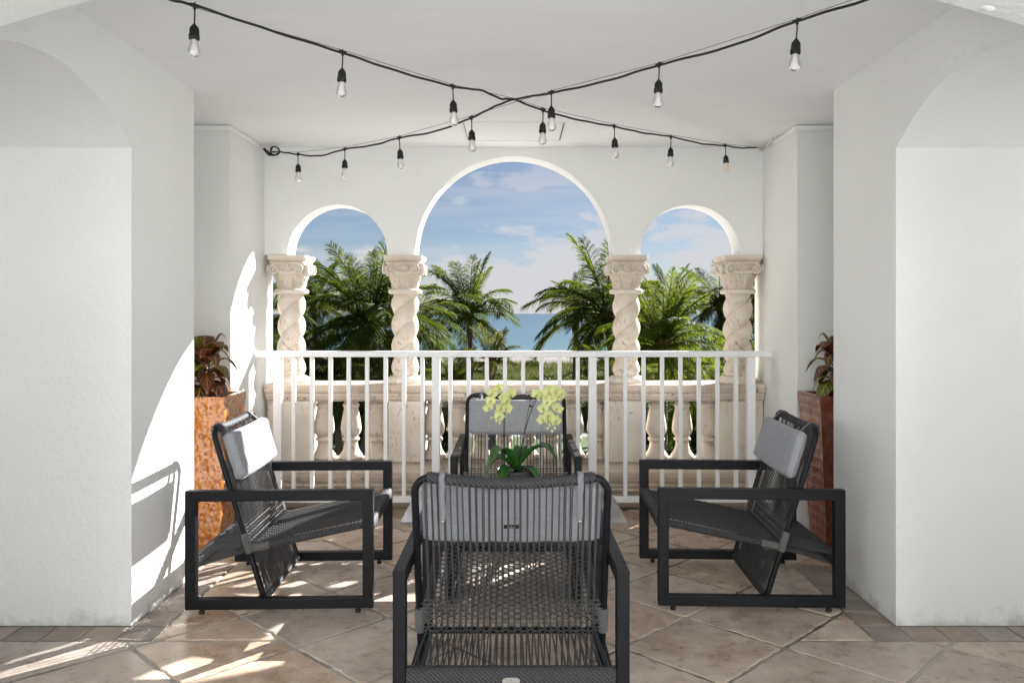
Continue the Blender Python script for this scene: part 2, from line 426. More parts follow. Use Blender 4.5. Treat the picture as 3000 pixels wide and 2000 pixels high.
# ------------------------------------------------------------------ mesh builder
class MB:
    def __init__(s): s.v = []; s.f = []; s.uv = None; s.sm = []
    def add(s, vs, fs, smooth=False):
        o = len(s.v); s.v += [tuple(p) for p in vs]
        s.f += [tuple(i + o for i in f) for f in fs]; s.sm += [smooth]*len(fs); return o
    def box(s, x0, x1, y0, y1, z0, z1, M=None):
        vs = [Vector(p) for p in ((x0,y0,z0),(x1,y0,z0),(x1,y1,z0),(x0,y1,z0),(x0,y0,z1),(x1,y0,z1),(x1,y1,z1),(x0,y1,z1))]
        if M: vs = [M @ p for p in vs]
        s.add(vs, [(0,3,2,1),(4,5,6,7),(0,1,5,4),(1,2,6,5),(2,3,7,6),(3,0,4,7)]); return s
    def tube(s, pts, rad, n=8, closed=False, cap=True, smooth=True, up=Vector((0,0,1))):
        pts = [Vector(p) for p in pts]; N = len(pts)
        if not isinstance(rad, (list, tuple)): rad = [rad]*N
        vs = []; prev = None
        for i, p in enumerate(pts):
            if closed: t = pts[(i+1) % N] - pts[i-1]
            else: t = pts[min(i+1, N-1)] - pts[max(i-1, 0)]
            if t.length < 1e-9: t = Vector((0,0,1))
            t.normalize()
            if prev is None:
                a = up if abs(t.dot(up)) < 0.95 else Vector((1,0,0))
                u = (a - t*a.dot(t)).normalized()
            else:
                u = prev - t*prev.dot(t)
                u = u.normalized() if u.length > 1e-6 else prev
            prev = u; w = t.cross(u)
            for k in range(n):
                a = 2*math.pi*k/n
                vs.append(p + (u*math.cos(a) + w*math.sin(a))*rad[i])
        fs = []
        for i in range(N if closed else N-1):
            j = (i+1) % N
            for k in range(n):
                k2 = (k+1) % n
                fs.append((i*n+k, i*n+k2, j*n+k2, j*n+k))
        s.add(vs, fs, smooth)
        if cap and not closed:
            s.add(vs[:n], [tuple(reversed(range(n)))]); s.add(vs[-n:], [tuple(range(n))])
        return s
    def lathe(s, prof, n=24, c=(0,0,0), smooth=True, cap=True):
        vs = []; c = Vector(c)
        for r, z in prof:
            for k in range(n):
                a = 2*math.pi*k/n
                vs.append(c + Vector((r*math.cos(a), r*math.sin(a), z)))
        fs = []
        for i in range(len(prof)-1):
            for k in range(n):
                k2 = (k+1) % n
                fs.append((i*n+k, i*n+k2, (i+1)*n+k2, (i+1)*n+k))
        s.add(vs, fs, smooth)
        if cap:
            s.add(vs[:n], [tuple(reversed(range(n)))]); s.add(vs[-n:], [tuple(range(n))])
        return s
    def grid(s, nu, nv, fn, smooth=True, flip=False):
        vs = [fn(i/(nu), j/(nv)) for j in range(nv+1) for i in range(nu+1)]
        fs = []
        for j in range(nv):
            for i in range(nu):
                a = j*(nu+1)+i
                q = (a, a+1, a+nu+2, a+nu+1)
                fs.append(tuple(reversed(q)) if flip else q)
        s.add(vs, fs, smooth); return s
    def mesh(s, name, mat=None):
        me = bpy.data.meshes.new(name); me.from_pydata(s.v, [], s.f)
        me.polygons.foreach_set('use_smooth', s.sm)
        if mat: me.materials.append(mat)
        me.update(); return me
    def build(s, name, mat, parent=None, loc=None, bevel=0, seg=2):
        o = bpy.data.objects.new(name, s.mesh(name, mat)); col.objects.link(o)
        if parent: o.parent = parent
        if loc: o.location = loc
        if bevel:
            b = o.modifiers.new('bevel', 'BEVEL'); b.width = bevel; b.segments = seg
            b.limit_method = 'ANGLE'; b.angle_limit = R(40)
        return o

def inst(name, me, parent, loc=(0,0,0), rot=(0,0,0), scale=None, mat4=None):
    o = bpy.data.objects.new(name, me); col.objects.link(o); o.parent = parent
    if mat4 is not None: o.matrix_local = mat4
    else:
        o.location = loc; o.rotation_euler = rot
        if scale: o.scale = scale
    return o
def tag(o, label=None, cat=None, group=None, kind=None):
    if label: o['label'] = label
    if cat: o['category'] = cat
    if group: o['group'] = group
    if kind: o['kind'] = kind
    return o
def empty(name, loc, rz=0, label=None, cat=None, group=None):
    o = bpy.data.objects.new(name, None); col.objects.link(o)
    o.location = loc; o.rotation_euler = (0, 0, rz); o.empty_display_size = 0.1
    return tag(o, label, cat, group)
def children(o): return [c for c in col.objects if c.parent == o]
def copy_tree(o, parent=None):
    c = o.copy(); col.objects.link(c); c.parent = parent
    for ch in children(o): copy_tree(ch, c)
    return c

XW, Y0, Y1 = 1.655, 3.431, 4.10       # inner faces of the near walls; jamb and back of the pillar
ZC = 2.504                            # ceiling
YA0, YA1 = 5.51, 5.71                 # arcade wall
X2 = 1.735                            # inner faces of the end pillars

# ------------------------------------------------------------------ floor and tiles
floor = MB().add([(-7,-6,-.006),(7,-6,-.006),(7,5.9,-.006),(-7,5.9,-.006)], [(0,1,2,3)])
fm = MB(); fm.add([(-7,-6,-.006),(7,-6,-.006),(7,5.9,-.006),(-7,5.9,-.006)], [(0,1,2,3)])
floor = fm.build('floor', GROUT); tag(floor, kind='structure')

def clip_poly(poly, axis, val, keep_less):
    out = []
    for i in range(len(poly)):
        a, b = poly[i], poly[(i+1) % len(poly)]
        ia = (a[axis] <= val) if keep_less else (a[axis] >= val)
        ib = (b[axis] <= val) if keep_less else (b[axis] >= val)
        if ia: out.append(a)
        if ia != ib:
            t = (val - a[axis])/(b[axis]-a[axis])
            out.append((a[0]+(b[0]-a[0])*t, a[1]+(b[1]-a[1])*t))
    return out
def area(p): return abs(sum(p[i][0]*p[(i+1)%len(p)][1]-p[(i+1)%len(p)][0]*p[i][1] for i in range(len(p))))/2
def inset(poly, d):
    n = len(poly); c = (sum(p[0] for p in poly)/n, sum(p[1] for p in poly)/n)
    sgn = 1 if sum(poly[i][0]*poly[(i+1)%n][1]-poly[(i+1)%n][0]*poly[i][1] for i in range(n)) > 0 else -1
    lines = []
    for i in range(n):
        a, b = poly[i], poly[(i+1)%n]
        dx, dy = b[0]-a[0], b[1]-a[1]; L = math.hypot(dx, dy)
        if L < 1e-6: continue
        nx, ny = -dy/L*sgn, dx/L*sgn
        lines.append(((a[0]+nx*d, a[1]+ny*d), (dx/L, dy/L)))
    out = []
    for i in range(len(lines)):
        (p, u), (q, w) = lines[i-1], lines[i]
        cr = u[0]*w[1]-u[1]*w[0]
        if abs(cr) < 1e-6: out.append(q); continue
        t = ((q[0]-p[0])*w[1]-(q[1]-p[1])*w[0])/cr
        out.append((p[0]+u[0]*t, p[1]+u[1]*t))
    return out
def tile_mesh(poly, mat, rough=0.0022, step=0.028, h=0.006):
    n = len(poly); cx_ = sum(p[0] for p in poly)/n; cy_ = sum(p[1] for p in poly)/n
    ring = []
    for i in range(n):
        a, b = poly[i], poly[(i+1)%n]
        L = math.hypot(b[0]-a[0], b[1]-a[1]); k = max(1, int(L/step))
        for j in range(k):
            t = j/k
            x = a[0]+(b[0]-a[0])*t; y = a[1]+(b[1]-a[1])*t
            r = rnd.gauss(0, rough)
            if rnd.random() < 0.07: r -= rough*3.0
            if j == 0: r -= rough*1.5
            dx, dy = x-cx_, y-cy_; D = math.hypot(dx, dy) or 1
            ring.append((x+dx/D*r, y+dy/D*r))
    N = len(ring); mb = MB(); vs = []
    dz = rnd.uniform(-0.0006, 0.0006)
    for f, z in ((1.0, -h-0.001), (1.0, -0.0022+dz)): vs += [((x-cx_)*f, (y-cy_)*f, z) for x, y in ring]
    for x, y in ring:
        D = math.hypot(x-cx_, y-cy_) or 1; k = 1 - rnd.uniform(0.003, 0.006)/D
        vs.append(((x-cx_)*k, (y-cy_)*k, dz))
    fs = []
    for l in range(2):
        for i in range(N):
            j = (i+1) % N; fs.append((l*N+i, l*N+j, (l+1)*N+j, (l+1)*N+i))
    fs.append(tuple(2*N+i for i in range(N)))
    mb.add(vs, fs)
    return mb, (cx_, cy_)
def put_tile(poly, mat, **kw):
    mb, c = tile_mesh(poly, mat, **kw)
    o = mb.build('tile', mat, floor, (c[0], c[1], 0))
    return o
# field regions (x0,x1,y0,y1)
BW = 0.155
regions = [(-2.75, 2.75, 1.4, Y0-BW), (-(XW-BW), XW-BW, Y0-BW, Y1+BW), (-2.3, 2.3, Y1+BW, 4.86-BW), (-(X2-BW), X2-BW, 4.86-BW, 5.47)]
solid = [(XW-BW, 9, Y0-BW, Y1+BW), (-9, -(XW-BW), Y0-BW, Y1+BW), (X2-BW, 9, 4.86-BW, 9), (-9, -(X2-BW), 4.86-BW, 9)]
half, dx_, dy_ = 0.0, 0.33, 0.322
GAP = 0.0085
for i in range(-14, 15):
    for j in range(-14, 15):
        cx0 = -1.545 + 0.33*(i+j) ; cy0 = 3.205 + dy_*(i-j) + dy_
        poly = [(cx0+dx_, cy0), (cx0, cy0+dy_), (cx0-dx_, cy0), (cx0, cy0-dy_)]
        if cy0 > 6.2 or cy0 < 1.2 or abs(cx0) > 3.3: continue
        x0, x1, y0, y1 = cx0-dx_, cx0+dx_, cy0-dy_, cy0+dy_
        whole = y0 > 1.4 and y1 < 5.47 and abs(cx0)+dx_ < 2.75 and not any(x1 > s_[0] and x0 < s_[1] and y1 > s_[2] and y0 < s_[3] for s_ in solid)
        pieces = [poly] if whole else []
        if not whole:
            for (a, b, c, d) in regions:
                p = poly
                for ax, v, less in ((0, a, False), (0, b, True), (1, c, False), (1, d, True)):
                    if p: p = clip_poly(p, ax, v, less)
                if p and len(p) > 2 and area(p) > 0.003: pieces.append(p)
        for p in pieces:
            # drop doubled points
            q = [p[k] for k in range(len(p)) if math.hypot(p[k][0]-p[k-1][0], p[k][1]-p[k-1][1]) > 0.004]
            if len(q) < 3: continue
            q = inset(q, GAP)
            if area(q) > 0.002: put_tile(q, TILE)
# border strips of small tiles
def strip(x0, x1, y0, y1, nx, ny):
    for a in range(nx):
        for b in range(ny):
            xa = x0+(x1-x0)*a/nx; xb = x0+(x1-x0)*(a+1)/nx; ya = y0+(y1-y0)*b/ny; yb = y0+(y1-y0)*(b+1)/ny
            put_tile(inset([(xa, ya), (xb, ya), (xb, yb), (xa, yb)], 0.003), TILE2, rough=0.0012)
for s_ in (-1, 1):
    a, b = sorted((s_*(XW-BW), s_*2.9))
    strip(a, b, Y0-BW, Y0-0.002, 9, 1)
    a, b = sorted((s_*(XW-BW), s_*(XW-0.002)))
    strip(a, b, Y0, Y1+BW, 1, 5)
    a, b = sorted((s_*XW, s_*2.29))
    strip(a, b, Y1+0.002, Y1+BW, 4, 1)
    a, b = sorted((s_*(X2-BW), s_*2.29))
    strip(a, b, 4.86-BW, 4.858, 4, 1)
    a, b = sorted((s_*(X2-BW), s_*(X2-0.002)))
    strip(a, b, 4.86, 5.47, 1, 4)

# ------------------------------------------------------------------ walls and ceiling
def jx(p, a=0.0015, s=6.0):
    v = mnoise.noise_vector(Vector(p)*s); return (p[0]+v.x*a, p[1]+v.y*a, p[2]+v.z*a)
def seg_arch(half_, rise, t):
    """height above spring at offset t for a segmental arch"""
    Rr = (half_*half_+rise*rise)/(2*rise)
    return math.sqrt(max(0, Rr*Rr-t*t)) - (Rr-rise)
ZS = 2.067
def extrude_x(mb, poly, x0, x1):
    n = len(poly); vs = [(x0, y, z) for y, z in poly] + [(x1, y, z) for y, z in poly]
    fs = [(i, (i+1) % n, n+(i+1) % n, n+i) for i in range(n)]
    mb.add(vs, fs)
def side_mass(s_):
    mb = MB()
    xa, xo = s_*XW, s_*2.75
    ya, yb = 2.23, Y0
    # columns of the profile between y samples: near leg, arch, far leg
    ys = [1.95, ya] + [ya+(yb-ya)*k/28 for k in range(1, 28)] + [yb, Y1]
    def zb(y, left):
        if y < ya or y > yb or (y == ya and left) or (y == yb and not left): return 0.0
        return ZS + seg_arch((yb-ya)/2, 0.205, y-(ya+yb)/2)
    for k in range(len(ys)-1):
        a, b = ys[k], ys[k+1]
        xb = s_*6.0 if k == len(ys)-2 else xo
        za = 0.0 if (k == 0 or k == len(ys)-2) else zb(a, False)
        zc = 0.0 if (k == 0 or k == len(ys)-2) else zb(b, True)
        if not (k == 0 or k == len(ys)-2):
            za = ZS + seg_arch((yb-ya)/2, 0.205, a-(ya+yb)/2); zc = ZS + seg_arch((yb-ya)/2, 0.205, b-(ya+yb)/2)
        f = [(xa, a, za), (xa, b, zc), (xa, b, ZC+0.1), (xa, a, ZC+0.1)]
        g = [(xb, p[1], p[2]) for p in f]
        mb.add(f, [(0,1,2,3) if s_ < 0 else (3,2,1,0)])
        mb.add(g, [(3,2,1,0) if s_ < 0 else (0,1,2,3)])
        if k not in (0, len(ys)-2): mb.add([f[0], f[1], g[1], g[0]], [(0,1,2,3)], True)
    mb.add([(xo, yb, ZS), (s_*6, yb, 0), (s_*6, yb, ZC+.1), (xo, yb, ZC+.1)], [(0,1,2,3)])
    mb.add([(xo, yb, ZS), (xo, yb, 0), (s_*6, yb, 0)], [(0,1,2)])
    for y, z0, z1 in ((1.95, 0, ZC+.1), (ya, 0, ZS), (yb, 0, ZS), (Y1, 0, ZC+.1)):
        xb = s_*6.0 if y == Y1 else xo
        mb.add([(xa, y, z0), (xb, y, z0), (xb, y, z1), (xa, y, z1)], [(0,1,2,3)])
    return mb
lw = side_mass(-1).build('arched_wall', STUCCO)
tag(lw, 'white stucco wall on the left with a low arched side opening, sunlight on its pillar face', 'wall')
rw = side_mass(1).build('arched_wall', STUCCO)
tag(rw, 'white stucco wall on the right with a low arched side opening, wholly in shade', 'wall')
for s_, nm in ((-1, 'left'), (1, 'right')):
    mb = MB(); a, b = sorted((s_*2.3, s_*6)); mb.box(a, b, Y1, 4.86, 0, ZC+.1)
    tag(mb.build('recess_wall', STUCCO2), 'white wall at the far side of the %s recess holding the %s planter' % (nm, 'amber' if s_ < 0 else 'dark red'), 'wall')
    mb = MB(); a, b = sorted((s_*X2, s_*6)); mb.box(a, b, 4.86, YA1, 0, ZC+.1)
    p = mb.build('end_pillar', STUCCO2, bevel=0.006)
    tag(p, 'white stucco end pillar behind the %s planter, where the railing meets the wall' % ('amber' if s_ < 0 else 'dark red'), 'pillar')
    # thin moulding at the top of the end pillar
    mb = MB(); a, b = sorted((s_*(X2-0.012), s_*2.3)); mb.box(a, b, 4.845, 4.8598, ZC-0.034, ZC-0.004)
    a, b = sorted((s_*(X2-0.012), s_*(X2-0.0003))); mb.box(a, b, 4.86, 5.49, ZC-0.034, ZC-0.004)
    mb.build('ceiling_moulding', STUCCO, p, bevel=0.003)

mb = MB(); mb.box(-2.75, 2.75, 1.95, Y0, ZC, ZC+0.35); mb.box(-6, 6, Y0, YA1, ZC, ZC+0.35)
ceiling = mb.build('ceiling', CEIL); tag(ceiling, kind='structure')
# access panel outline on the ceiling
mb = MB()
for a in ((-.325, .325, 4.77, 4.785), (-.325, .325, 5.275, 5.29), (-.325, -.31, 4.785, 5.275), (.31, .325, 4.785, 5.275)):
    mb.box(a[0], a[1], a[2], a[3], ZC-0.005, ZC-0.0003)
apan = mb.build('access_panel_trim', STUCCO, ceiling)
mb = MB(); mb.box(-.300, .300, 4.795, 5.265, ZC-0.003, ZC-0.0004); mb.build('access_panel', CEIL, ceiling)
DARKGAP = simple('dark_slot', (0.08, 0.08, 0.08), 0.9)
mb = MB(); mb.box(.3015, .3085, 4.80, 5.26, ZC-0.0012, ZC-0.0002); mb.box(-.3060, -.3025, 4.80, 5.26, ZC-0.0012, ZC-0.0002)
mb.build('access_panel_slot', DARKGAP, ceiling)

# front segmental arch (camera side)
mb = MB()
N = 48; pr = [(-XW + 2*XW*k/N) for k in range(N+1)]
fa = [(x, ZS + seg_arch(XW, 0.298, x)) for x in pr]
for k in range(N):
    (xa, za), (xb, zb_) = fa[k], fa[k+1]
    mb.add([(xa,1.95,za),(xb,1.95,zb_),(xb,1.95,ZC+.1),(xa,1.95,ZC+.1)], [(0,1,2,3)])
    mb.add([(xa,2.20,za),(xb,2.20,zb_),(xb,2.20,ZC+.1),(xa,2.20,ZC+.1)], [(3,2,1,0)])
    mb.add([(xa,1.95,za),(xb,1.95,zb_),(xb,2.20,zb_),(xa,2.20,za)], [(3,2,1,0)], True)
tag(mb.build('front_arch', STUCCO2), 'wide shallow white arch overhead, its ends showing in the top corners of the view', 'arch')

# arcade wall with three arches
ARCH = [(-1.226, 0.348), (0.0, 0.684), (1.226, 0.348)]
ZSP = 1.757
xs = [-X2]
for c, r in ARCH:
    xs += [c - r*math.cos(math.pi*k/44) for k in range(45)]
xs += [X2]
mb = MB()
def zarch(x):
    for c, r in ARCH:
        if abs(x-c) <= r + 1e-9: return ZSP + math.sqrt(max(0, r*r-(x-c)**2))*(1.003)
    return ZSP
def wall_pt(x, y, z): return jx((x, y, z), 0.004, 5)
NZ = 1
for k in range(len(xs)-1):
    xa, xb = xs[k], xs[k+1]
    if xb-xa < 1e-6: continue
    xm = (xa+xb)/2
    inside = any(abs(xm-c) < r for c, r in ARCH)
    za = zarch(xa) if inside else ZSP; zb_ = zarch(xb) if inside else ZSP
    A, B = wall_pt(xa, YA0, za), wall_pt(xb, YA0, zb_)
    C, D = wall_pt(xa, YA1, za), wall_pt(xb, YA1, zb_)
    mb.add([A, B, (xb, YA0, ZC), (xa, YA0, ZC)], [(0,1,2,3)])
    mb.add([C, D, (xb, YA1, ZC+.3), (xa, YA1, ZC+.3)], [(3,2,1,0)])
    mb.add([A, B, D, C], [(3,2,1,0)], True)
arc = mb.build('arcade_wall', STUCCO)
tag(arc, 'white stucco wall with one large and two small round arches carried on four columns', 'wall')

# facade, plus walls and paving added out of view to shade and fill
mb = MB(); mb.box(-6, 6, 5.45, 5.71, ZC+0.351, 3.4)  # unseen, added above the arcade to keep sun off the near chair
tag(mb.build('sun_block_wall', STUCCO), 'unseen white wall added above the arcade to block the sun', 'wall')
mb = MB(); mb.box(-7, 7, -3.6, -3.2, 0, 4.6)  # added behind the camera as a sunlit reflector for fill light
tag(mb.build('bounce_wall', STUCCO), 'unseen white wall added behind the viewer to bounce sunlight', 'wall')
BOUNCE_STONE = simple('pale_bounce_stone', (0.74, 0.75, 0.755), 0.8, 0, 0.3, 0.08, 3, 0.2, 30)
mb = MB(); mb.add([(-7,-3.2,-.001),(7,-3.2,-.001),(7,1.38,-.001),(-7,1.38,-.001)], [(0,1,2,3)])  # unseen pale paving, added to throw sunlight back into the porch
for a, b in ((-7, -2.76), (2.76, 7)): mb.add([(a,1.38,-.001),(b,1.38,-.001),(b,3.27,-.001),(a,3.27,-.001)], [(0,1,2,3)])
tag(mb.build('bounce_floor', BOUNCE_STONE), kind='structure')
mb = MB(); mb.box(-7, 7, 5.72, 5.95, -4.5, -0.12); mb.box(-7, 7, 5.2, 5.95, -0.3, -0.01)
tag(mb.build('facade_base', STUCCO), 'white facade below the balcony', 'wall')

mb = MB(); mb.box(-9, 9, 5.96, 13.0, -1.5, -1.3)  # added below the sightline to bounce sun up onto the ceiling
tag(mb.build('bounce_deck', simple('bounce_deck_coating', (0.50, 0.49, 0.47), 0.8, 0, 0.3, 0.1, 3)), kind='structure')
# ------------------------------------------------------------------ balustrade
bal = empty('balustrade', (0, 5.61, 0), 0, 'carved stone balustrade of turned balusters behind the white railing', 'balustrade')
def prof_rail(mb, prof, x0, x1, yc):
    """extrude a closed (y,z) profile along x with slightly uneven stations"""
    n = len(prof); NS = 36; vs = []
    for k in range(NS+1):
        x = x0+(x1-x0)*k/NS
        for y, z in prof:
            v = mnoise.noise_vector(Vector((x*5, y*9, z*9)))
            vs.append((x, yc+y+v.y*0.0035, z+v.z*0.003))
    fs = []
    for k in range(NS):
        for i in range(n):
            j = (i+1) % n; fs.append((k*n+i, k*n+j, (k+1)*n+j, (k+1)*n+i))
    fs.append(tuple(range(n))); fs.append(tuple(NS*n+i for i in reversed(range(n))))
    mb.add(vs, fs)
cap = [(-.115,.742),(-.12,.752),(-.135,.758),(-.137,.770),(-.145,.775),(-.15,.79),(-.152,.80),(-.168,.808),(-.174,.822),(-.174,.846),(-.168,.858),(-.155,.8635),
       (.155,.8635),(.170,.855),(.172,.82),(.15,.80),(.137,.77),(.115,.742)]
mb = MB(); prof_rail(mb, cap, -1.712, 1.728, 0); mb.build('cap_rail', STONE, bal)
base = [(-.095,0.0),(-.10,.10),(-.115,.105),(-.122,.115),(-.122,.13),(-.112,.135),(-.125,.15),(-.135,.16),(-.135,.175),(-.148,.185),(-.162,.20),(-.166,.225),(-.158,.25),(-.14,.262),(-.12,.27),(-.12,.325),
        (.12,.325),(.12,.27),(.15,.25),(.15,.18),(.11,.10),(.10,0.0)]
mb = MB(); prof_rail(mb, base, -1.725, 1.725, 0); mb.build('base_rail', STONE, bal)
def bal_mesh():
    pr = [(.054,.0),(.08,.002),(.082,.016),(.079,.03),(.068,.045),(.056,.066),(.049,.09),(.0455,.112),(.046,.124),(.050,.128),(.058,.134),(.0605,.142),(.058,.150),(.051,.156),(.049,.164),
          (.055,.172),(.065,.186),(.0705,.204),(.0715,.222),(.069,.25),(.063,.29),(.056,.33),(.0505,.358),(.0495,.368),(.053,.374),(.0575,.381),(.0575,.392),(.052,.400),(.048,.406),(.047,.414),(.047,.425)]
    pr = [(r, z*0.415/0.425) for r, z in pr]
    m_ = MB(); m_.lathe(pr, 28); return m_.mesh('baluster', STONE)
bm_ = bal_mesh()
bx = [-1.341, -1.15, -.974] + [-.561+.1643*k for k in range(8)] + [1.008, 1.194, 1.375]
for x in bx:
    inst('baluster', bm_, bal, (x + rnd.uniform(-.002, .002), 0, .326), (0, 0, rnd.uniform(0, 6.28)))
for a, b in ((-1.707, -1.412), (-.870, -.623), (.629, .909), (1.432, 1.728)):
    mb = MB(); mb.box(a, b, -.125, .125, .323, .744)
    mb.build('pier', STONE, bal, bevel=0.008)
    if b-a > .28 and a > 0 and a < 1 or b > 1.5 or a < -1.5:
        pass

# ------------------------------------------------------------------ twisted columns
def shaft_mesh(phase):
    mb = MB(); z0, z1 = .905, 1.492; NZ, NA = 120, 56; Rr = .097
    vs = []
    for i in range(NZ+1):
        z = z0+(z1-z0)*i/NZ
        blend = min(1, (z-z0)/.05, (z1-z)/.05); blend = max(0, blend)
        blend = blend*blend*(3-2*blend)
        for k in range(NA):
            th = 2*math.pi*k/NA
            ph = th - math.pi*(z/.150) + phase
            c = abs(math.cos(ph)); lob = math.sqrt(c*c+0.012)/math.sqrt(1.012)
            r = Rr*(.70+.30*lob**.9)*blend + .083*(1-blend)
            v = mnoise.noise(Vector((math.cos(th)*2, math.sin(th)*2, z*9+phase*7)))
            r += v*.0022
            vs.append((r*math.cos(th), r*math.sin(th), z))
    fs = []
    for i in range(NZ):
        for k in range(NA):
            k2 = (k+1) % NA
            fs.append((i*NA+k, i*NA+k2, (i+1)*NA+k2, (i+1)*NA+k))
    mb.add(vs, fs, True); return mb
def sq(th, p):   # superellipse radius factor
    c, s_ = abs(math.cos(th)), abs(math.sin(th))
    return (c**p + s_**p)**(-1/p)
def bell_mesh():
    # bell of the capital: round below, squarer above, with leaf relief
    mb = MB(); NZ, NA = 60, 96; z0, z1 = 1.515, 1.700; vs = []
    for i in range(NZ+1):
        t = i/NZ; z = z0+(z1-z0)*t
        p = 2+3.5*max(0, (t-.35)/.65)**1.2
        r0 = .090+.012*t+.026*t**1.8
        for k in range(NA):
            th = 2*math.pi*k/NA
            rr = r0*(1+(sq(th, p)-1)*.95)
            # two tiers of leaves
            rel = 0
            if t < .72:
                tt = t/.72; a = (th*8/(2*math.pi)) % 1.0 - .5
                w = .44*(1-.55*tt**3)
                if abs(a) < w:
                    e = 1-(abs(a)/w)**2
                    rel += .013*e**.5*(.35+.9*tt**2) + .0035*math.cos(abs(a)*42 + tt*9)*e
                    rel -= .006*math.exp(-(a/.03)**2)
            if .30 < t < .95:
                tt = (t-.30)/.65; a = (th*8/(2*math.pi)+.5) % 1.0 - .5
                w = .36*(1-.5*tt**2)
                if abs(a) < w:
                    e = 1-(abs(a)/w)**2
                    rel = max(rel, .017*e**.5*tt + .003*math.cos(abs(a)*50 + tt*8)*e)
            rel += mnoise.noise(Vector((math.cos(th)*5, math.sin(th)*5, z*50)))*.0014
            vs.append(((rr+rel)*math.cos(th), (rr+rel)*math.sin(th), z))
    fs = []
    for i in range(NZ):
        for k in range(NA):
            k2 = (k+1) % NA; fs.append((i*NA+k, i*NA+k2, (i+1)*NA+k2, (i+1)*NA+k))
    mb.add(vs, fs, True)
    mb.add(vs[-NA:], [tuple(range(NA))])
    return mb.mesh('capital', STONE)
def volute_mesh():
    # spiral scroll lying in the local xz plane (opening in +x), some depth in y
    mb = MB(); pts = []; rad = []
    T = 44
    for i in range(T+1):
        t = i/T; a = R(95) - t*R(640)
        r = .036*(1-t)**1.0+.0035
        pts.append((r*math.cos(a), 0, r*math.sin(a))); rad.append(.0068*(1-.55*t))
    mb.tube(pts, rad, 8)
    mb.lathe([(.0005, -.006), (.008, -.005), (.010, 0), (.008, .005), (.0005, .006)], 10)
    # turn the eye to face y, and add the backing drum
    M = Matrix.Rotation(R(90), 3, 'X')
    n0 = len(mb.v) - 5*10 - 20
    for i in range(n0, len(mb.v)): mb.v[i] = tuple(M @ Vector(mb.v[i]))
    vs = []; NA = 22
    for yy, rr in ((-.001, .034), (.020, .037), (.05, .026)):
        for k in range(NA):
            a = 2*math.pi*k/NA; vs.append((rr*math.cos(a), yy, rr*math.sin(a)))
    fs = []
    for l in range(2):
        for k in range(NA):
            k2 = (k+1) % NA; fs.append((l*NA+k, l*NA+k2, (l+1)*NA+k2, (l+1)*NA+k))
    fs.append(tuple(range(NA)))
    mb.add(vs, fs, True)
    return mb.mesh('volute', STONE)
def abacus_mesh():
    mb = MB(); NA = 120; vs = []; lay = [(.122,1.690),(.131,1.697),(.131,1.706),(.127,1.709),(.134,1.716),(.141,1.724),(.146,1.730),(.146,1.7535)]
    for h, z in lay:
        for k in range(NA):
            th = 2*math.pi*k/NA
            f = sq(th, 14)
            # concave flanks
            a = (th % (math.pi/2)) - math.pi/4
            conc = 1-.055*math.cos(a*2+math.pi*0) ** 2 * 0 - .05*max(0, math.cos(((th+math.pi/4) % (math.pi/2)-math.pi/4)*4))**2
            r = h*f*conc + mnoise.noise(Vector((math.cos(th)*4, math.sin(th)*4, z*40)))*.0014
            vs.append((r*.93*math.cos(th), r*math.sin(th), z))
    fs = []
    for l in range(len(lay)-1):
        for k in range(NA):
            k2 = (k+1) % NA; fs.append((l*NA+k, l*NA+k2, (l+1)*NA+k2, (l+1)*NA+k))
    fs.append(tuple(reversed(range(NA)))); fs.append(tuple(range((len(lay)-1)*NA, len(lay)*NA)))
    mb.add(vs, fs)
    return mb.mesh('abacus', STONE)
def egg_mesh():
    mb = MB(); mb.lathe([(.001,-.013),(.007,-.010),(.0095,0),(.0085,.008),(.004,.0125)], 8); return mb.mesh('egg_ornament', STONE)
capm, volm, abm, eggm = bell_mesh(), volute_mesh(), abacus_mesh(), egg_mesh()
mb = MB(); mb.lathe([(.098,1.487),(.113,1.490),(.119,1.499),(.119,1.512),(.112,1.520),(.096,1.524)], 40); neckm = mb.mesh('neck_ring', STONE)
mb = MB(); mb.lathe([(.128,.8625),(.131,.868),(.131,.880),(.126,.892),(.112,.905),(.098,.912),(.09,.914)], 40); basem = mb.mesh('column_base', STONE)
cols = [(-1.572, 0.2, 'leftmost twisted stone column, sunlit down its right side, against the wall'),
        (-.768, 1.9, 'twisted stone column between the left small arch and the large middle arch'),
        (.796, 1.1, 'twisted stone column between the large middle arch and the right small arch'),
        (1.585, 0.0, 'rightmost twisted stone column, warm-stained and pitted, against the wall')]
for i, (x, ph, lab) in enumerate(cols):
    c = empty('twisted_column', (x, 5.61, .0), 0, lab, 'column', 'twisted columns of the arcade')
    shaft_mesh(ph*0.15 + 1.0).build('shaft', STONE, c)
    cp = inst('capital', capm, c, (0,0,0), (0, 0, R([0, 7, -5, 3][i])))
    inst('neck_ring', neckm, c); inst('column_base', basem, c); inst('abacus', abm, c)
    for q in range(4):
        Rz = Matrix.Rotation(q*math.pi/2, 4, 'Z')
        for sg in (-1, 1):
            M = Rz @ Matrix.Translation((sg*.082, -.134, 1.655)) @ Matrix.Diagonal((sg*.92, 1, .92, 1)).to_4x4() @ Matrix.Rotation(R(-14), 4, 'Z')
            inst('volute', volm, c, mat4=M)
        for k in (-1, 0, 1):
            M = Rz @ Matrix.Translation((k*.024, -.121, 1.672)); inst('egg_ornament', eggm, c, mat4=M)
        # roll between the scrolls
    mbr = MB()
    for q in range(4):
        M = Matrix.Rotation(q*math.pi/2, 3, 'Z')
        mbr.tube([M @ Vector((-.058+.116*k/8, -.119, 1.643-.012*math.sin(math.pi*k/8))) for k in range(9)], .010, 8)
    mbr.build('scroll_band', STONE, c)
    if i == 3: c.scale = (1.04, 1.04, 1.0)

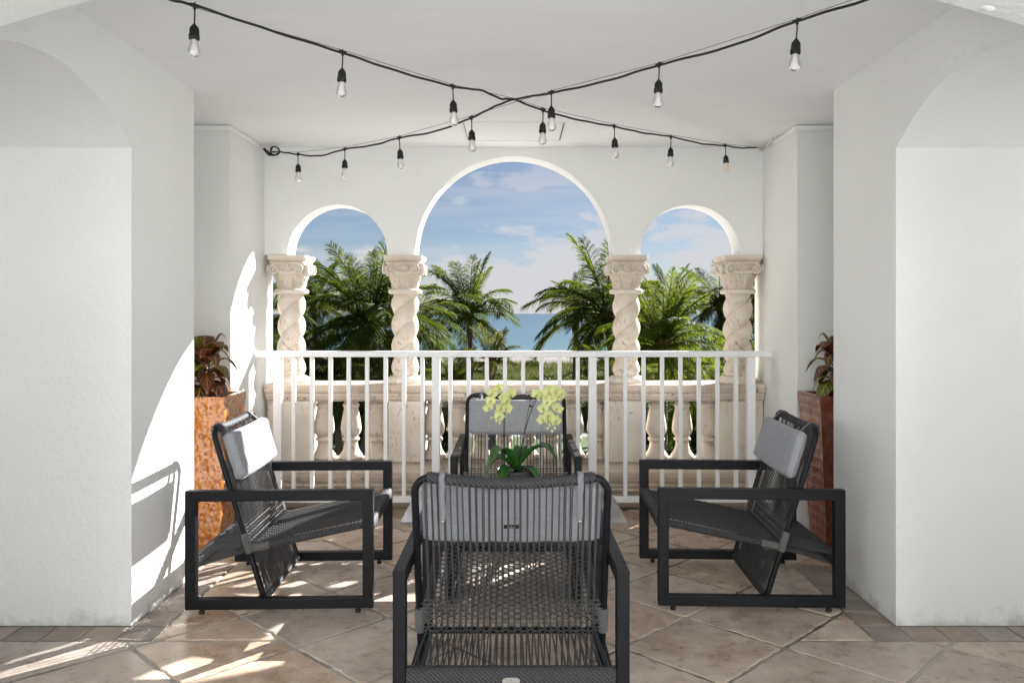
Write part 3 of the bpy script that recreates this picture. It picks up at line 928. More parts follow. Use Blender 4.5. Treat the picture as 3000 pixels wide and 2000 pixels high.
# ------------------------------------------------------------------ railing
YR = 5.313
rail = empty('railing', (0, YR, 0), 0, 'white painted metal railing with slim square pickets in front of the balustrade', 'railing')
mb = MB()
pr = [(-.030,1.060),(-.030,1.082),(-.026,1.094),(-.016,1.1),(.016,1.1),(.026,1.094),(.030,1.082),(.030,1.060)]
n = len(pr); vs = [(-1.727, y, z) for y, z in pr] + [(1.727, y, z) for y, z in pr]
mb.add(vs, [(i, (i+1) % n, n+(i+1) % n, n+i) for i in range(n)] + [tuple(reversed(range(n))), tuple(range(n, 2*n))])
mb.build('top_rail', RAILP, rail, bevel=0.003)
mb = MB(); mb.box(-1.727, 1.727, -.0195, .0195, .088, .126); mb.build('bottom_rail', RAILP, rail, bevel=0.003)
def pm(w, z0, z1):
    m_ = MB(); m_.box(-w/2, w/2, -w/2, w/2, z0, z1); return m_
fX = YR/1820
posts = [639, 1001.8, 1360.5, 1724]
postm = pm(.053, .0, 1.0597).mesh('post', RAILP); pickm = pm(.0262, .1262, 1.0597).mesh('picket', RAILP)
for p in posts:
    o = inst('post', postm, rail, ((p-1180)*fX, 0, 0))
    b = o.modifiers.new('bevel', 'BEVEL'); b.width = .003; b.segments = 2
for a, st in ((674.8, 42.2), (1034.5, 41.8), (1393.5, 42.35)):
    for k in range(8):
        x = (a+st*k-1180)*fX
        o = inst('picket', pickm, rail, (x, rnd.uniform(-.001, .001), 0))
        b = o.modifiers.new('bevel', 'BEVEL'); b.width = .002; b.segments = 1
for p in posts:
    x = (p-1180)*fX; mb = MB(); mb.box(x-.045, x+.045, -.045, .045, 0.0005, .007)
    for a in (-.034, .034):
        for b in (-.034, .034): mb.lathe([(.006, .0068), (.006, .010), (.003, .0115)], 6, (x+a, b, 0))
    mb.build('base_plate', RAILP, rail, bevel=.001)
for s_ in (-1, 1):
    mb = MB(); mb.box(s_*1.7315-.0035, s_*1.7315+.0035, -.034, .034, 1.045, 1.104); mb.build('wall_bracket', RAILP, rail, bevel=.001)

# ------------------------------------------------------------------ rope lounge chairs
def lerp(a, b, t): return a+(b-a)*t
L2 = .42
BT = Vector((0, .104-L2, .822)); BB = Vector((0, .339-L2, .048))   # back tube: top and bottom
BD = (BT-BB).normalized(); BN = Vector((0, BD.z, -BD.y))            # along the back, normal towards the front
BN = Vector((0, .957, .2885))
SF = Vector((0, .822-L2, .402)); SR = Vector((0, .015-L2, .236))    # seat line front, rear
def seat_z(u): return lerp(SR.z, SF.z, (u-.015)/(.822-.015))
def back_pt(z): t = (z-BB.z)/(BT.z-BB.z); return BB.lerp(BT, t)
def sleeve(mb, pts, r, pitch=.0075, n=14, amp=.0013):
    """cord-wrapped tube: fine ridges along the path"""
    P = [Vector(p) for p in pts]; out = []; rr = []
    for a, b in zip(P[:-1], P[1:]):
        L = (b-a).length; k = max(2, int(L/(pitch/2)))
        for i in range(k):
            out.append(a.lerp(b, i/k)); rr.append(r + (amp if len(out) % 2 else -amp))
    out.append(P[-1]); rr.append(r)
    mb.tube(out, rr, n)
NR, SPX = 28, .0207
def make_chair(loc, rz, label, lettered=False):
    ch = empty('rope_armchair', loc, rz, label, 'armchair', 'charcoal rope armchairs round the table')
    for s_ in (-1, 1):
        # mitred rectangular side frame
        xa, xb = s_*.3475-.020, s_*.3475+.020; w = .048
        o_ = [(-.42,.022),(.42,.022),(.42,.555),(-.42,.555)]; i_ = [(-.42+w,.022+w),(.42-w,.022+w),(.42-w,.555-w),(-.42+w,.555-w)]
        mb = MB(); vs = [(xa, *p) for p in o_]+[(xa, *p) for p in i_]+[(xb, *p) for p in o_]+[(xb, *p) for p in i_]
        fs = []
        for k in range(4):
            j = (k+1) % 4
            fs += [(k, k+4, j+4, j), (8+k, 8+j, 12+j, 12+k), (k, j, 8+j, 8+k), (4+k, 12+k, 12+j, 4+j)]
        mb.add(vs, fs); mb.build('side_frame', METAL, ch, bevel=.0035)
        for yy in (-.35, .35):
            mb = MB(); mb.lathe([(.012, 0), (.013, .004), (.013, .012), (.007, .014), (.007, .0225)], 14, (s_*.3475, yy, 0)); mb.build('foot', RUBBER, ch)
    # back tube, an inverted U
    xs_ = .3135; rc = .055; pts = [Vector((-xs_, BB.y, BB.z))]
    up = BT-BB; topc = BT - BD*rc
    pts += [Vector((-xs_, *(BB+(topc-BB)*t).yz)) for t in (.25, .5, .75)]
    for k in range(9):
        a = math.pi/2*k/8
        p = topc + BD*(rc*math.sin(a)); pts.append(Vector((-xs_+rc*(1-math.cos(a)), p.y, p.z)))
    mid = []
    for k in range(1, 12):
        t = k/12; x = lerp(-xs_+rc, xs_-rc, t); q = BT - BN*.022*math.sin(math.pi*t) - BD*.010*math.sin(math.pi*t)
        mid.append(Vector((x, q.y, q.z)))
    right = [Vector((-p.x, p.y, p.z)) for p in reversed(pts)]
    mb = MB(); mb.tube(pts+mid+right, .0125, 14); mb.build('back_tube', METAL, ch)
    topline = [pts[-2], pts[-1]]+mid+[right[0], right[1]]
    mb = MB(); sleeve(mb, topline, .0180); mb.build('top_wrap', ROPEB, ch)
    def top_at(x):
        t = (x+xs_-rc)/(2*(xs_-rc)); t = max(0, min(1, t))
        return BT - BN*.022*math.sin(math.pi*t) - BD*.010*math.sin(math.pi*t)
    # light wraps on the lower back tube and rear of the seat tubes, dark wraps along the seat
    for s_ in (-1, 1):
        a, b = back_pt(.262), back_pt(.350)
        mb = MB(); sleeve(mb, [(s_*xs_, a.y, a.z), (s_*xs_, b.y, b.z)], .0165); mb.build('back_wrap', ROPEL, ch)
        xsid = .300
        f = lambda u: (s_*xsid, u-L2, seat_z(u)-.012)
        mb = MB(); sleeve(mb, [f(.275), f(.360)], .0165); mb.build('seat_wrap', ROPEL, ch)
        mb = MB(); sleeve(mb, [f(.361), f(.60), f(.815)], .0165); mb.build('seat_side_wrap', ROPEB, ch)
        mb = MB(); mb.tube([f(.262), f(.82)], .011, 10); mb.build('seat_tube', METAL, ch)
    # front band of the seat, wrapped
    mb = MB()
    K = 160; prof = [(-.024,.006),(-.020,.013),(.014,.013),(.021,.006),(.024,-.026),(.018,-.034),(.008,-.034),(.004,-.008),(-.020,-.004)]
    vs = []
    for k in range(K+1):
        x = lerp(-.3268, .3268, k/K); e = .0009*(1 if k % 2 else -1)
        for (y, z) in prof: vs.append((x, .818-L2+y*(1+e*30), SF.z-.004+z*(1+e*30)))
    n_ = len(prof); fs = []
    for k in range(K):
        for i in range(n_):
            j = (i+1) % n_; fs.append((k*n_+i, (k+1)*n_+i, (k+1)*n_+j, k*n_+j))
    mb.add(vs, fs, True); mb.build('front_band', ROPEB, ch)
    # rear band between the rear posts
    mb = MB(); vs = []; prof = [(-.016,.0),(-.013,.028),(.012,.030),(.016,.024),(.016,-.024),(.010,-.03),(-.012,-.03)]
    n_ = len(prof); fs = []
    for k in range(K+1):
        x = lerp(-.3268, .3268, k/K); e = .0009*(1 if k % 2 else -1)
        for (y, z) in prof: vs.append((x, .022-L2+y*(1+e*30), .218+z*(1+e*20)))
    for k in range(K):
        for i in range(n_):
            j = (i+1) % n_; fs.append((k*n_+i, (k+1)*n_+i, (k+1)*n_+j, k*n_+j))
    mb.add(vs, fs, True); mb.build('rear_band', ROPEB, ch)
    # cross tubes
    p = back_pt(.262); mb = MB(); mb.tube([(-xs_, p.y, p.z), (xs_, p.y, p.z)], .0115, 10); mb.build('cross_tube', METAL, ch)
    mb = MB(); sleeve(mb, [(-xs_, BB.y, BB.z), (xs_, BB.y, BB.z)], .0135); mb.build('lower_wrap', ROPEB, ch)
    # ropes of the back and of the seat
    for k in range(NR):
        x = (k-(NR-1)/2)*SPX + rnd.uniform(-.0018, .0018)
        ta = top_at(x); mb = MB()
        xb_ = x + rnd.uniform(-.003, .003); o2 = rnd.uniform(-.0045, .0045)
        mb.tube([ta-BN*.0175+Vector((x, 0, 0)), Vector((xb_, 0, 0))+BB-BN*.012], .0023, 5, cap=False)
        mb.tube([ta+BN*.0175+Vector((x+o2, 0, 0)), Vector((xb_, 0, 0))+BB+BN*.012], .0023, 5, cap=False)
        mb.build('back_rope', ROPE, ch)
        mb = MB(); x1 = x + rnd.uniform(-.002, .002); x3 = x*1.09+rnd.uniform(-.003, .003)
        P = [Vector((x1, SF.y-.004, SF.z+.007)), Vector((x1, .27-L2, seat_z(.27)+.004)), Vector((x3, SR.y+.008, SR.z+.010))]
        mb.tube(P, .0023, 5, cap=False)
        P = [Vector((x1+.004, .27-L2, seat_z(.27)-.024)), Vector((x3+.007, SR.y+.008, SR.z-.040))]
        mb.tube(P, .0023, 5, cap=False)
        mb.build('seat_rope', ROPE, ch)
    def weave(sign, halfw, amp=.0058):
        mb = MB(); pts = []; K2 = NR*2
        for i in range(-K2, K2+1):
            x = i*halfw/K2
            pts.append((x, rnd.uniform(-.0005, .0005), amp*math.cos(math.pi*x/SPX)*sign))
        mb.tube(pts, .0024, 4, cap=False); return mb.mesh('cross_rope', ROPE)
    wm = [weave(1, .292), weave(-1, .292)]
    u = .296; k = 0; ang = math.atan2(SF.z-SR.z, SF.y-SR.y)
    while u < .795:
        inst('cross_rope', wm[k % 2], ch, (0, u-L2, seat_z(u)+.003), (ang, 0, 0)); u += .0165; k += 1
    wl = []
    for me in wm:
        m2 = me.copy(); m2.materials.clear(); m2.materials.append(ROPEL); m2.name = 'pale_cross_rope'; wl.append(m2)
    for k in range(8):
        z = .270+.0145*k; p = back_pt(z) - BN*.012
        inst('cross_rope', wl[k % 2], ch, (0, p.y, p.z), (R(106.5), 0, 0), (1.065, 1, .8))['label'] = 'pale grey cross rope'
        if k % 2 == 0:
            p = back_pt(z+.01) + BN*.013
            inst('cross_rope', wl[k % 2], ch, (0, p.y, p.z), (R(106.5), 0, 0), (1.065, 1, .8))['label'] = 'pale grey cross rope'
    # head cushion, straps over the top bar, snaps, woven tag
    W, H, T = .592, .222, .060
    cc = back_pt(.682) + BN*(.016+T/2)
    mb = MB(); sd_ = rnd.uniform(0, 50)
    def surf(sg):
        def f(a, b):
            u_, v_ = a*2-1, b*2-1
            th = max(0, (1-abs(u_)**14)*(1-abs(v_)**11))**.32
            ed = 1-.025*(abs(v_)**2) ; x = u_*W/2*(1-.018*(1-abs(v_)**3)*0) ; zz = v_*H/2*(1-.03*(1-u_*u_)*0)
            # rounded corners
            cr = max(0, abs(u_)-.95)/.05; x2 = x*(1-.012*abs(v_)**8); z2 = zz*(1-.05*cr*cr)
            wr = mnoise.noise(Vector((u_*9+sd_, v_*1.6, sg*3)))*.006*th + mnoise.noise(Vector((u_*26+sd_, v_*3.0, sg)))*.0032*th
            n_ = sg*(T/2*th*(.86 if sg < 0 else 1.0)) + wr
            sag = -.006*(1-u_*u_)
            p = cc + BD*(z2+sag) + BN*n_
            return (x2, p.y, p.z)
        return f
    mb.grid(72, 22, surf(1), True, False); mb.grid(72, 22, surf(-1), True, True)
    cush = mb.build('cushion', FABRIC, ch)
    mb = MB(); loop = []
    for (a, b) in ((-1,-1),(1,-1),(1,1),(-1,1)):
        pass
    for k in range(80):
        t = k/80*4; q = int(t); f = t-q
        u_, v_ = [(-1+2*f, -1), (1, -1+2*f), (1-2*f, 1), (-1, 1-2*f)][q]
        cr = max(0, abs(u_)-.95)/.05
        p = cc + BD*(v_*H/2*(1-.05*cr*cr)-.006*(1-u_*u_)); loop.append((u_*W/2, p.y, p.z))
    mb.tube(loop, .0022, 5, closed=True); mb.build('piping', FABRIC, cush)
    for s_ in (-1, 1):
        xk = s_*.222; ta = top_at(xk)
        path = []
        path.append(cc + BD*(H/2-.012) + BN*(.004))
        for a in (150, 120, 90, 60, 30, 0, -20):   # over the bar, from front to rear
            path.append(ta + (BN*-math.cos(R(a)) + BD*math.sin(R(a)))*.0225)
        for t in (.25, .5, .75, 1.0):
            path.append(ta - BN*(.0225+.002*math.sin(t*6)) - BD*(.02+.118*t))
        mb = MB(); w = .0095; vs = []
        for i, p in enumerate(path):
            wob = .0015*math.sin(i*2.1)
            vs += [(xk-w+wob-s_*.0*i, p.y, p.z), (xk+w+wob, p.y, p.z)]
        for i, p in enumerate(path):
            q = p + (BN*-.0016 if i > 6 else BD*.0016)
            wob = .0015*math.sin(i*2.1)
            vs += [(xk-w+wob, q.y, q.z), (xk+w+wob, q.y, q.z)]
        n_ = len(path); fs = []
        for i in range(n_-1):
            fs += [(2*i, 2*i+1, 2*i+3, 2*i+2), (2*n_+2*i, 2*n_+2*i+2, 2*n_+2*i+3, 2*n_+2*i+1),
                   (2*i, 2*i+2, 2*n_+2*i+2, 2*n_+2*i), (2*i+1, 2*n_+2*i+1, 2*n_+2*i+3, 2*i+3)]
        mb.add(vs, fs, True); st = mb.build('strap', STRAP, cush)
        p = path[-1] - BN*.0045
        mb = MB(); mb.lathe([(.001,-.005),(.006,-.0035),(.0075,0),(.006,.0035),(.001,.005)], 12); sn = mb.build('snap', STEEL, cush, (xk, p.y, p.z))
    if lettered:
        rotb = math.atan2(BD.z, BD.y)   # plane facing the rear
        pc = cc - BD*.045 - BN*(T/2*.86+.0035)
        M = Matrix.Translation((0, pc.y, pc.z)) @ Matrix(((1,0,0,0),(0,BD.y,-BN.y,0),(0,BD.z,-BN.z,0),(0,0,0,1)))
        mb = MB(); mb.box(-.025, .025, -.0065, .0065, -.0006, .0006); t_ = mb.build('woven_tag', TAGM, cush); t_.matrix_local = M
        def text(s, size, mat, par, M, off):
            cu = bpy.data.curves.new('lettering', 'FONT'); cu.body = s; cu.size = size; cu.extrude = .00015
            cu.align_x = 'CENTER'; cu.align_y = 'CENTER'
            to = bpy.data.objects.new('tmp', cu); col.objects.link(to)
            bpy.context.view_layer.update()
            me = bpy.data.meshes.new_from_object(to.evaluated_get(bpy.context.evaluated_depsgraph_get()))
            bpy.data.objects.remove(to); me.materials.clear(); me.materials.append(mat)
            o = bpy.data.objects.new('lettering', me); col.objects.link(o); o.parent = par
            o.matrix_local = M @ Matrix.Translation(off); return o
        text('KANNOA', .0058, PRINT, cush, M, (0, -.0024, .0009)); text('K', .006, PRINT, cush, M, (0, .0028, .0009))
        # oval-ended steel badge riveted on the rear band
        yb_ = .022-L2-.0185
        M2 = Matrix.Translation((.0, yb_, .211)) @ Matrix.Rotation(R(90), 4, 'X')
        mb = MB(); K = 40; vs = []
        for zz in (-.0012, .0012):
            for k in range(K):
                a = 2*math.pi*k/K; c_, s_ = math.cos(a), math.sin(a)
                vs.append((.0275*math.copysign(abs(c_)**.6, c_), .0118*math.copysign(abs(s_)**.75, s_), zz))
        mb.add(vs, [(k, (k+1) % K, K+(k+1) % K, K+k) for k in range(K)]+[tuple(reversed(range(K))), tuple(range(K, 2*K))])
        bd = mb.build('badge', STEEL, ch); bd.matrix_local = M2
        for s_ in (-1, 1):
            mb = MB(); mb.lathe([(.0035, 0), (.0035, .0012), (.002, .002), (.0003, .0021)], 12); rv = mb.build('rivet', STEEL, bd, (s_*.022, 0, .0012))
        text('KANNOA', .0078, ENGR, bd, Matrix.Identity(4), (-.001, -.0052, .0015)); text('K', .0085, ENGR, bd, Matrix.Identity(4), (0, .0036, .0015))
    return ch
near_lab = 'nearest rope armchair, seen from behind, with a steel badge on its rear band'
chair = make_chair((-.008, 2.453+.42, 0), 0, near_lab, True)
def copy_chair(loc, rz, label):
    c = copy_tree(chair)
    c.location = loc; c.rotation_euler = (0, 0, rz); c['label'] = label
    return c
copy_chair((.013, 5.255-.42, 0), math.pi, 'farthest rope armchair, facing the viewer from against the white railing')
copy_chair((-1.066, 3.928, 0), R(1.8-90), 'rope armchair by the left pillar, its grey cushion bright in the sun')
copy_chair((1.092, 3.955, 0), R(87.8), 'rope armchair by the right pillar, wholly in shade')

# ------------------------------------------------------------------ low table
tab = empty('low_table', (0, 3.93, 0), 0, 'low charcoal table with a thin flat top between the four armchairs', 'table')
mb = MB(); mb.box(-.519, .519, -.313, .313, .388, .400); mb.build('table_top', TABLEM, tab, bevel=.001)
for s_ in (-1, 1):
    mb = MB(); w = .04; o_ = [(-.26,.004),(.26,.004),(.26,.3877),(-.26,.3877)]; i_ = [(-.26+w,.004+w),(.26-w,.004+w),(.26-w,.3877-w),(-.26+w,.3877-w)]
    xa, xb = s_*.30-.02, s_*.30+.02
    vs = [(xa, *p) for p in o_]+[(xa, *p) for p in i_]+[(xb, *p) for p in o_]+[(xb, *p) for p in i_]; fs = []
    for k in range(4):
        j = (k+1) % 4; fs += [(k, k+4, j+4, j), (8+k, 8+j, 12+j, 12+k), (k, j, 8+j, 8+k), (4+k, 12+k, 12+j, 4+j)]
    mb.add(vs, fs); mb.build('leg', METAL, tab, bevel=.003)
mb = MB(); mb.box(-.2795, .2795, -.02, .02, .335, .375); mb.build('stretcher', METAL, tab, bevel=.003)

# ------------------------------------------------------------------ orchid
orch = empty('orchid', (.012, 3.92, .4005), 0, 'potted phalaenopsis orchid with two arching sprays of yellow-green flowers on the low table', 'orchid')
mb = MB(); mb.lathe([(.070,0),(.076,.002),(.088,.10),(.096,.166),(.099,.176),(.099,.182),(.093,.182),(.090,.165)], 40); pot = mb.build('pot', POTM, orch)
mb = MB()
mb.grid(26, 26, lambda a, b: ((a*2-1)*.09*math.sqrt(max(0, 1-(b*2-1)**2/2)), (b*2-1)*.09*math.sqrt(max(0, 1-(a*2-1)**2/2)), .165+.010*mnoise.noise(Vector((a*14, b*14, 3)))+.006*mnoise.noise(Vector((a*40, b*40, 1)))), True)
mb.build('mulch', SOIL, orch)
def add_uv(o, uvs):
    me = o.data; l = me.uv_layers.new(name='UVMap')
    for lp in me.loops: l.data[lp.index].uv = uvs[lp.vertex_index]
def leaf_strip(pts, widths, fold=.25, nx=4, twist=None, side=None):
    """blade along pts; returns verts, faces, uvs"""
    vs, uvs, fs = [], [], []; n = len(pts); pts = [Vector(p) for p in pts]
    for i, p in enumerate(pts):
        t = (pts[min(i+1, n-1)]-pts[max(i-1, 0)]).normalized()
        sd2 = side if side is not None else t.cross(Vector((0, 0, 1)))
        if sd2.length < .05: sd2 = Vector((0, 1, 0))
        sd2 = (sd2 - t*sd2.dot(t)).normalized(); up_ = sd2.cross(t)
        if twist: 
            q = Matrix.Rotation(twist*i/n, 3, t); sd2 = q @ sd2; up_ = q @ up_
        for k in range(nx+1):
            a = k/nx*2-1
            vs.append(p + sd2*a*widths[i]/2 + up_*abs(a)*fold*widths[i]/2); uvs.append((k/nx, i/(n-1)))
    for i in range(n-1):
        for k in range(nx):
            a = i*(nx+1)+k; fs.append((a, a+1, a+nx+2, a+nx+1))
    return vs, fs, uvs
def arc(base, direc, length, rise, droop, n=14):
    """curve leaving base, rising then drooping"""
    out = []; d = Vector(direc).normalized()
    for i in range(n+1):
        t = i/n
        out.append(Vector(base) + d*length*t*(1-.12*t*t) + Vector((0, 0, rise*math.sin(math.pi*.5*min(1, t*1.3)) - droop*t**2.6)))
    return out
def blade(name, mat, parent, pts, wmax, fold=.25, tip=.75, thick=.0, twist=None, side=None, wb=.35):
    n = len(pts); ws = []
    for i in range(n):
        t = i/(n-1); w = (wb+(1-wb)*min(1, t/.35)**.8) if t < .35 else (1-((t-.35)/.65)**2.4)
        ws.append(max(.002, wmax*w))
    vs, fs, uvs = leaf_strip(pts, ws, fold, 4, twist, side)
    mb = MB(); mb.add(vs, fs, True); o = mb.build(name, mat, parent); add_uv(o, uvs)
    s_ = o.modifiers.new('thickness', 'SOLIDIFY'); s_.thickness = .0012
    return o
ol = [((-.9,-.6,0), .17, .15, .10, .105), ((-1,-.3,0), .19, .11, .16, .10), ((-.75,-1.1,0), .17, .06, .16, .07), ((.85,-.4,0), .245, .17, .10, .085),
      ((.8,-.8,0), .19, .05, .10, .055), ((.25,.9,0), .18, .14, .10, .06), ((-.4,.9,0), .20, .12, .10, .06)]
for d, L, rise, dr, w in ol:
    blade('leaf', OLEAF, orch, arc((0, 0, .168), d, L, rise, dr), w, .42, side=None)
def flower_mesh():
    mb = MB(); uvs = []
    def petal(ang, L, W, cup, zo):
        n, m_ = 8, 6
        vs, fs = [], []
        for i in range(n+1):
            t = i/n; w = W*math.sin(math.pi*min(1, t*.92+.06))**.6*(.55+.45*math.sin(math.pi*t*.8))
            for k in range(m_+1):
                a = k/m_*2-1
                x = a*w/2; y = L*t*(1-.10*a*a); z = zo + cup*t*t*.5*L - .10*L*t + abs(a)**2*w*.14 + .0015*math.sin(a*5+t*7)
                X = x*math.cos(ang)-y*math.sin(ang); Y = x*math.sin(ang)+y*math.cos(ang)
                vs.append((X, -z, Y)); uvs.append((k/m_, t))
        for i in range(n):
            for k in range(m_):
                q = i*(m_+1)+k; fs.append((q, q+1, q+m_+2, q+m_+1))
        mb.add(vs, fs, True)
    for a in (0, 128, -128): petal(R(a), .034, .024, -.25, 0)
    for a in (66, -66): petal(R(a), .037, .040, -.12, .002)
    return mb.mesh('bloom', PETAL), uvs
flm, fluv = flower_mesh()
uvl = flm.uv_layers.new(name='UVMap')
for lp in flm.loops: uvl.data[lp.index].uv = fluv[lp.vertex_index]
mb = MB(); mb.lathe([(.0005,-.009),(.005,-.006),(.006,0),(.004,.006),(.0005,.010)], 8)
lipm = mb.mesh('lip', LIP)
mb = MB(); mb.lathe([(.0005,-.009),(.005,-.006),(.0068,0),(.005,.006),(.0005,.009)], 10); budm = mb.mesh('bud', PETAL)
def stem(pts, r=.0028, name='stem'):
    mb = MB(); mb.tube(pts, [r*(1-.45*i/len(pts)) for i in range(len(pts))], 7); return mb.build(name, STEMM, orch)
def bez(P, n=18):
    out = []; P = [Vector(p) for p in P]
    for i in range(n+1):
        t = i/n; Q = list(P)
        while len(Q) > 1: Q = [a.lerp(b, t) for a, b in zip(Q[:-1], Q[1:])]
        out.append(Q[0])
    return out
# positions from the picture, relative to the plant's foot (px -> metres at its depth)
def op(px, py, dy=0.0):
    d = 3.92+dy; return Vector(((px-1180)*d/1820-.012, dy, 1.35-(py-722)*d/1820-.4005))
S1 = [op(1155,1085), op(1157,1010), op(1156,960), op(1150,915,.0)]
s1 = bez([op(1160,1085), op(1157,1040), op(1159,960), op(1165,890), op(1150,905,-.03), op(1143,955,-.05)], 26)
stem(s1)
s2 = bez([op(1190,1085), op(1192,1030), op(1210,975), op(1224,905), op(1240,880,-.02), op(1264,895,-.03), op(1262,950,-.05), op(1258,985,-.06)], 30)
stem(s2)
stem(bez([op(1196,1060), op(1200,1000), op(1217,930), op(1222,900)], 10), .0022, 'stake')
stem(bez([op(1156,1085), op(1155,1030), op(1157,960), op(1157,935)], 8), .0022, 'stake')
stem(bez([op(1221,928), op(1236,912), op(1250,907)], 8), .0016, 'stem')
for px, py in ((1158, 1002), (1219, 917), (1219, 934), (1157, 932)):
    mb = MB(); mb.lathe([(.002,-.006),(.007,-.005),(.008,0),(.007,.005),(.002,.006)], 8); o = mb.build('clip', CLIPM, orch, op(px, py))
fl = [(1130,905,.9),(1147,893,.8),(1172,908,1.05),(1163,922,.95),(1127,922,.8),(1122,938,.85),(1150,938,1.0),(1163,940,.95),(1146,958,.9),(1155,915,.7),
      (1233,908,.95),(1243,912,.85),(1260,902,1.1),(1275,900,1.05),(1283,912,.9),(1268,917,.8),(1248,940,.9),(1280,940,1.0),(1260,955,.85),(1245,965,.85),(1276,968,.95),(1265,972,.8),(1257,925,.8),(1290,905,.7)]
for i, (px, py, s_) in enumerate(fl):
    M = Matrix.Translation(op(px, py, -.05-rnd.uniform(0, .03))) @ Matrix.Rotation(rnd.uniform(-.5, .5)+(.35 if px < 1200 else -.1), 4, 'Z') @ Matrix.Rotation(rnd.uniform(-.15, .4), 4, 'X') @ Matrix.Rotation(rnd.uniform(-.5, .5), 4, 'Y') @ Matrix.Diagonal((s_, s_, s_, 1))
    b = inst('bloom', flm, orch, mat4=M)
    inst('lip', lipm, b, (0, -.006, -.003))
for px, py in ((1128, 962), (1148, 973), (1140, 968), (1257, 985), (1268, 992), (1262, 978), (1274, 985), (1293, 915)):
    inst('bud', budm, orch, op(px, py, -.06), (rnd.uniform(-.4, .4), rnd.uniform(-.4, .4), 0))

# ------------------------------------------------------------------ planters
def planter(x, y, top, bot, h, mat, rows, name, label):
    P = empty(name, (x, y, 0), 0, label, 'planter')
    mb = MB(); NX, NZ = 14, 34
    rad = .012
    def side(rot, outer):
        def f(a, b):
            hw = lerp(bot, top, b)/2; 
            if not outer: hw -= .028
            u_ = (a*2-1); xx = u_*hw; dd = 0
            z = b*h if outer else h-.14+b*.14
            if outer:
                if rows == 'cell':
                    v = mnoise.voronoi(Vector((xx*24, z*21, rot*5+3)))[0]
                    dd = -.007*max(0, 1-(v[0]/.55)**2)
                else:
                    kx = xx/.026; kz = z/.058
                    dd = -.006*abs(math.sin(kx*math.pi))**.5*abs(math.sin(kz*math.pi))**.35
                e = min(1, (1-abs(u_))*6, (1-b)*14); dd *= max(0, e)
            p = Vector((xx, -(hw+dd), z)); return tuple(Matrix.Rotation(rot*math.pi/2, 3, 'Z') @ p)
        return f
    n1 = (64, 150)
    for q in range(4): mb.grid(n1[0], n1[1], side(q, True), True)
    body = mb.build('pot_body', mat, P)
    mb = MB()
    for q in range(4): mb.grid(4, 4, side(q, False), True, True)
    hw, hi = top/2, top/2-.028
    for q in range(4):
        M = Matrix.Rotation(q*math.pi/2, 3, 'Z')
        mb.add([M @ Vector(p) for p in ((-hw,-hw,h),(hw,-hw,h),(hi,-hi,h),(-hi,-hi,h))], [(0,1,2,3)])
    mb.build('rim', mat, P)
    mb = MB(); w = hi-.002
    mb.grid(12, 12, lambda a, b: ((a*2-1)*w, (b*2-1)*w, h-.06+.012*mnoise.noise(Vector((a*7, b*7, 1)))), True); mb.build('soil', SOIL, P)
    return P
lp = planter(-1.800, 4.62, .360, .262, .882, AMBER, 'cell', 'planter', 'tall tapered amber-orange glazed planter with a dimpled surface in the left recess')
rp = planter(1.905, 4.64, .360, .240, .882, OXB, 'row', 'planter', 'tall tapered dark red glazed planter with rows of dimples in the right recess')
def croton(x, y, z, mirror, label):
    P = empty('croton_plant', (x, y, z), 0, label, 'plant')
    mb = MB()
    for a in (0, 2.1, 4.2): mb.tube([(0.02*math.cos(a), .02*math.sin(a), -.03), (.03*math.cos(a), .03*math.sin(a), .12), (.02*math.cos(a+1), .02*math.sin(a+1), .27)], .007, 6)
    mb.build('stem', TRUNK, P)
    rr = random.Random(11)
    for k in range(30):
        t = k/29; zz = .075+.21*t+rr.uniform(-.015, .015); a = k*2.4
        dz = -.25+1.25*t**2.2
        L = rr.uniform(.15, .23)*(1-.2*t)*(.75+.25*min(1, t*3)); d = Vector((math.cos(a), math.sin(a), dz*.7))
        if mirror: d.x = -d.x
        blade('leaf', CROTON, P, arc((d.x*.025, d.y*.025, zz), d, L, .05+.05*t, .09+.09*(1-t), 12), rr.uniform(.085, .115), .12, wb=.12, side=Vector((-d.y, d.x, .0)))
    return P
croton(-1.80, 4.62, .835, False, 'croton plant with red and yellow veined leaves in the amber planter')
croton(1.905, 4.64, .835, True, 'croton plant with red and yellow veined leaves in the dark red planter')
mb = MB(); mb.lathe([(.01,-.02),(.022,-.01),(.024,.01),(.018,.028),(.004,.035)], 9)
BLUE = simple('blue_cloth', (0.10, 0.16, 0.24), .8, 0, .3, .3, 60, .5, 120)
o = mb.build('cloth_bundle', BLUE, None, (1.80, 4.55, .845)); tag(o, 'small blue-grey bundle lying on the soil of the dark red planter', 'cloth')

# ------------------------------------------------------------------ string lights
def pxp(px, py, d): return Vector(((px-1180)*d/1820, d, 1.35-(py-722)*d/1820))
def dA(px): return 3.956/(1.036+(px-1180)/1820)     # string from the far left to the near right
def dB(px): return 3.956/(1.036-(px-1180)/1820)     # string from the near left to the far right
def catmull(P, k=10):
    out = []
    for i in range(len(P)-1):
        p0 = P[max(i-1, 0)]; p1 = P[i]; p2 = P[i+1]; p3 = P[min(i+2, len(P)-1)]
        for j in range(k):
            t = j/k
            out.append(.5*((2*p1)+(p2-p0)*t+(2*p0-5*p1+4*p2-p3)*t*t+(3*p1-p0-3*p2+p3)*t**3))
    out.append(P[-1]); return out
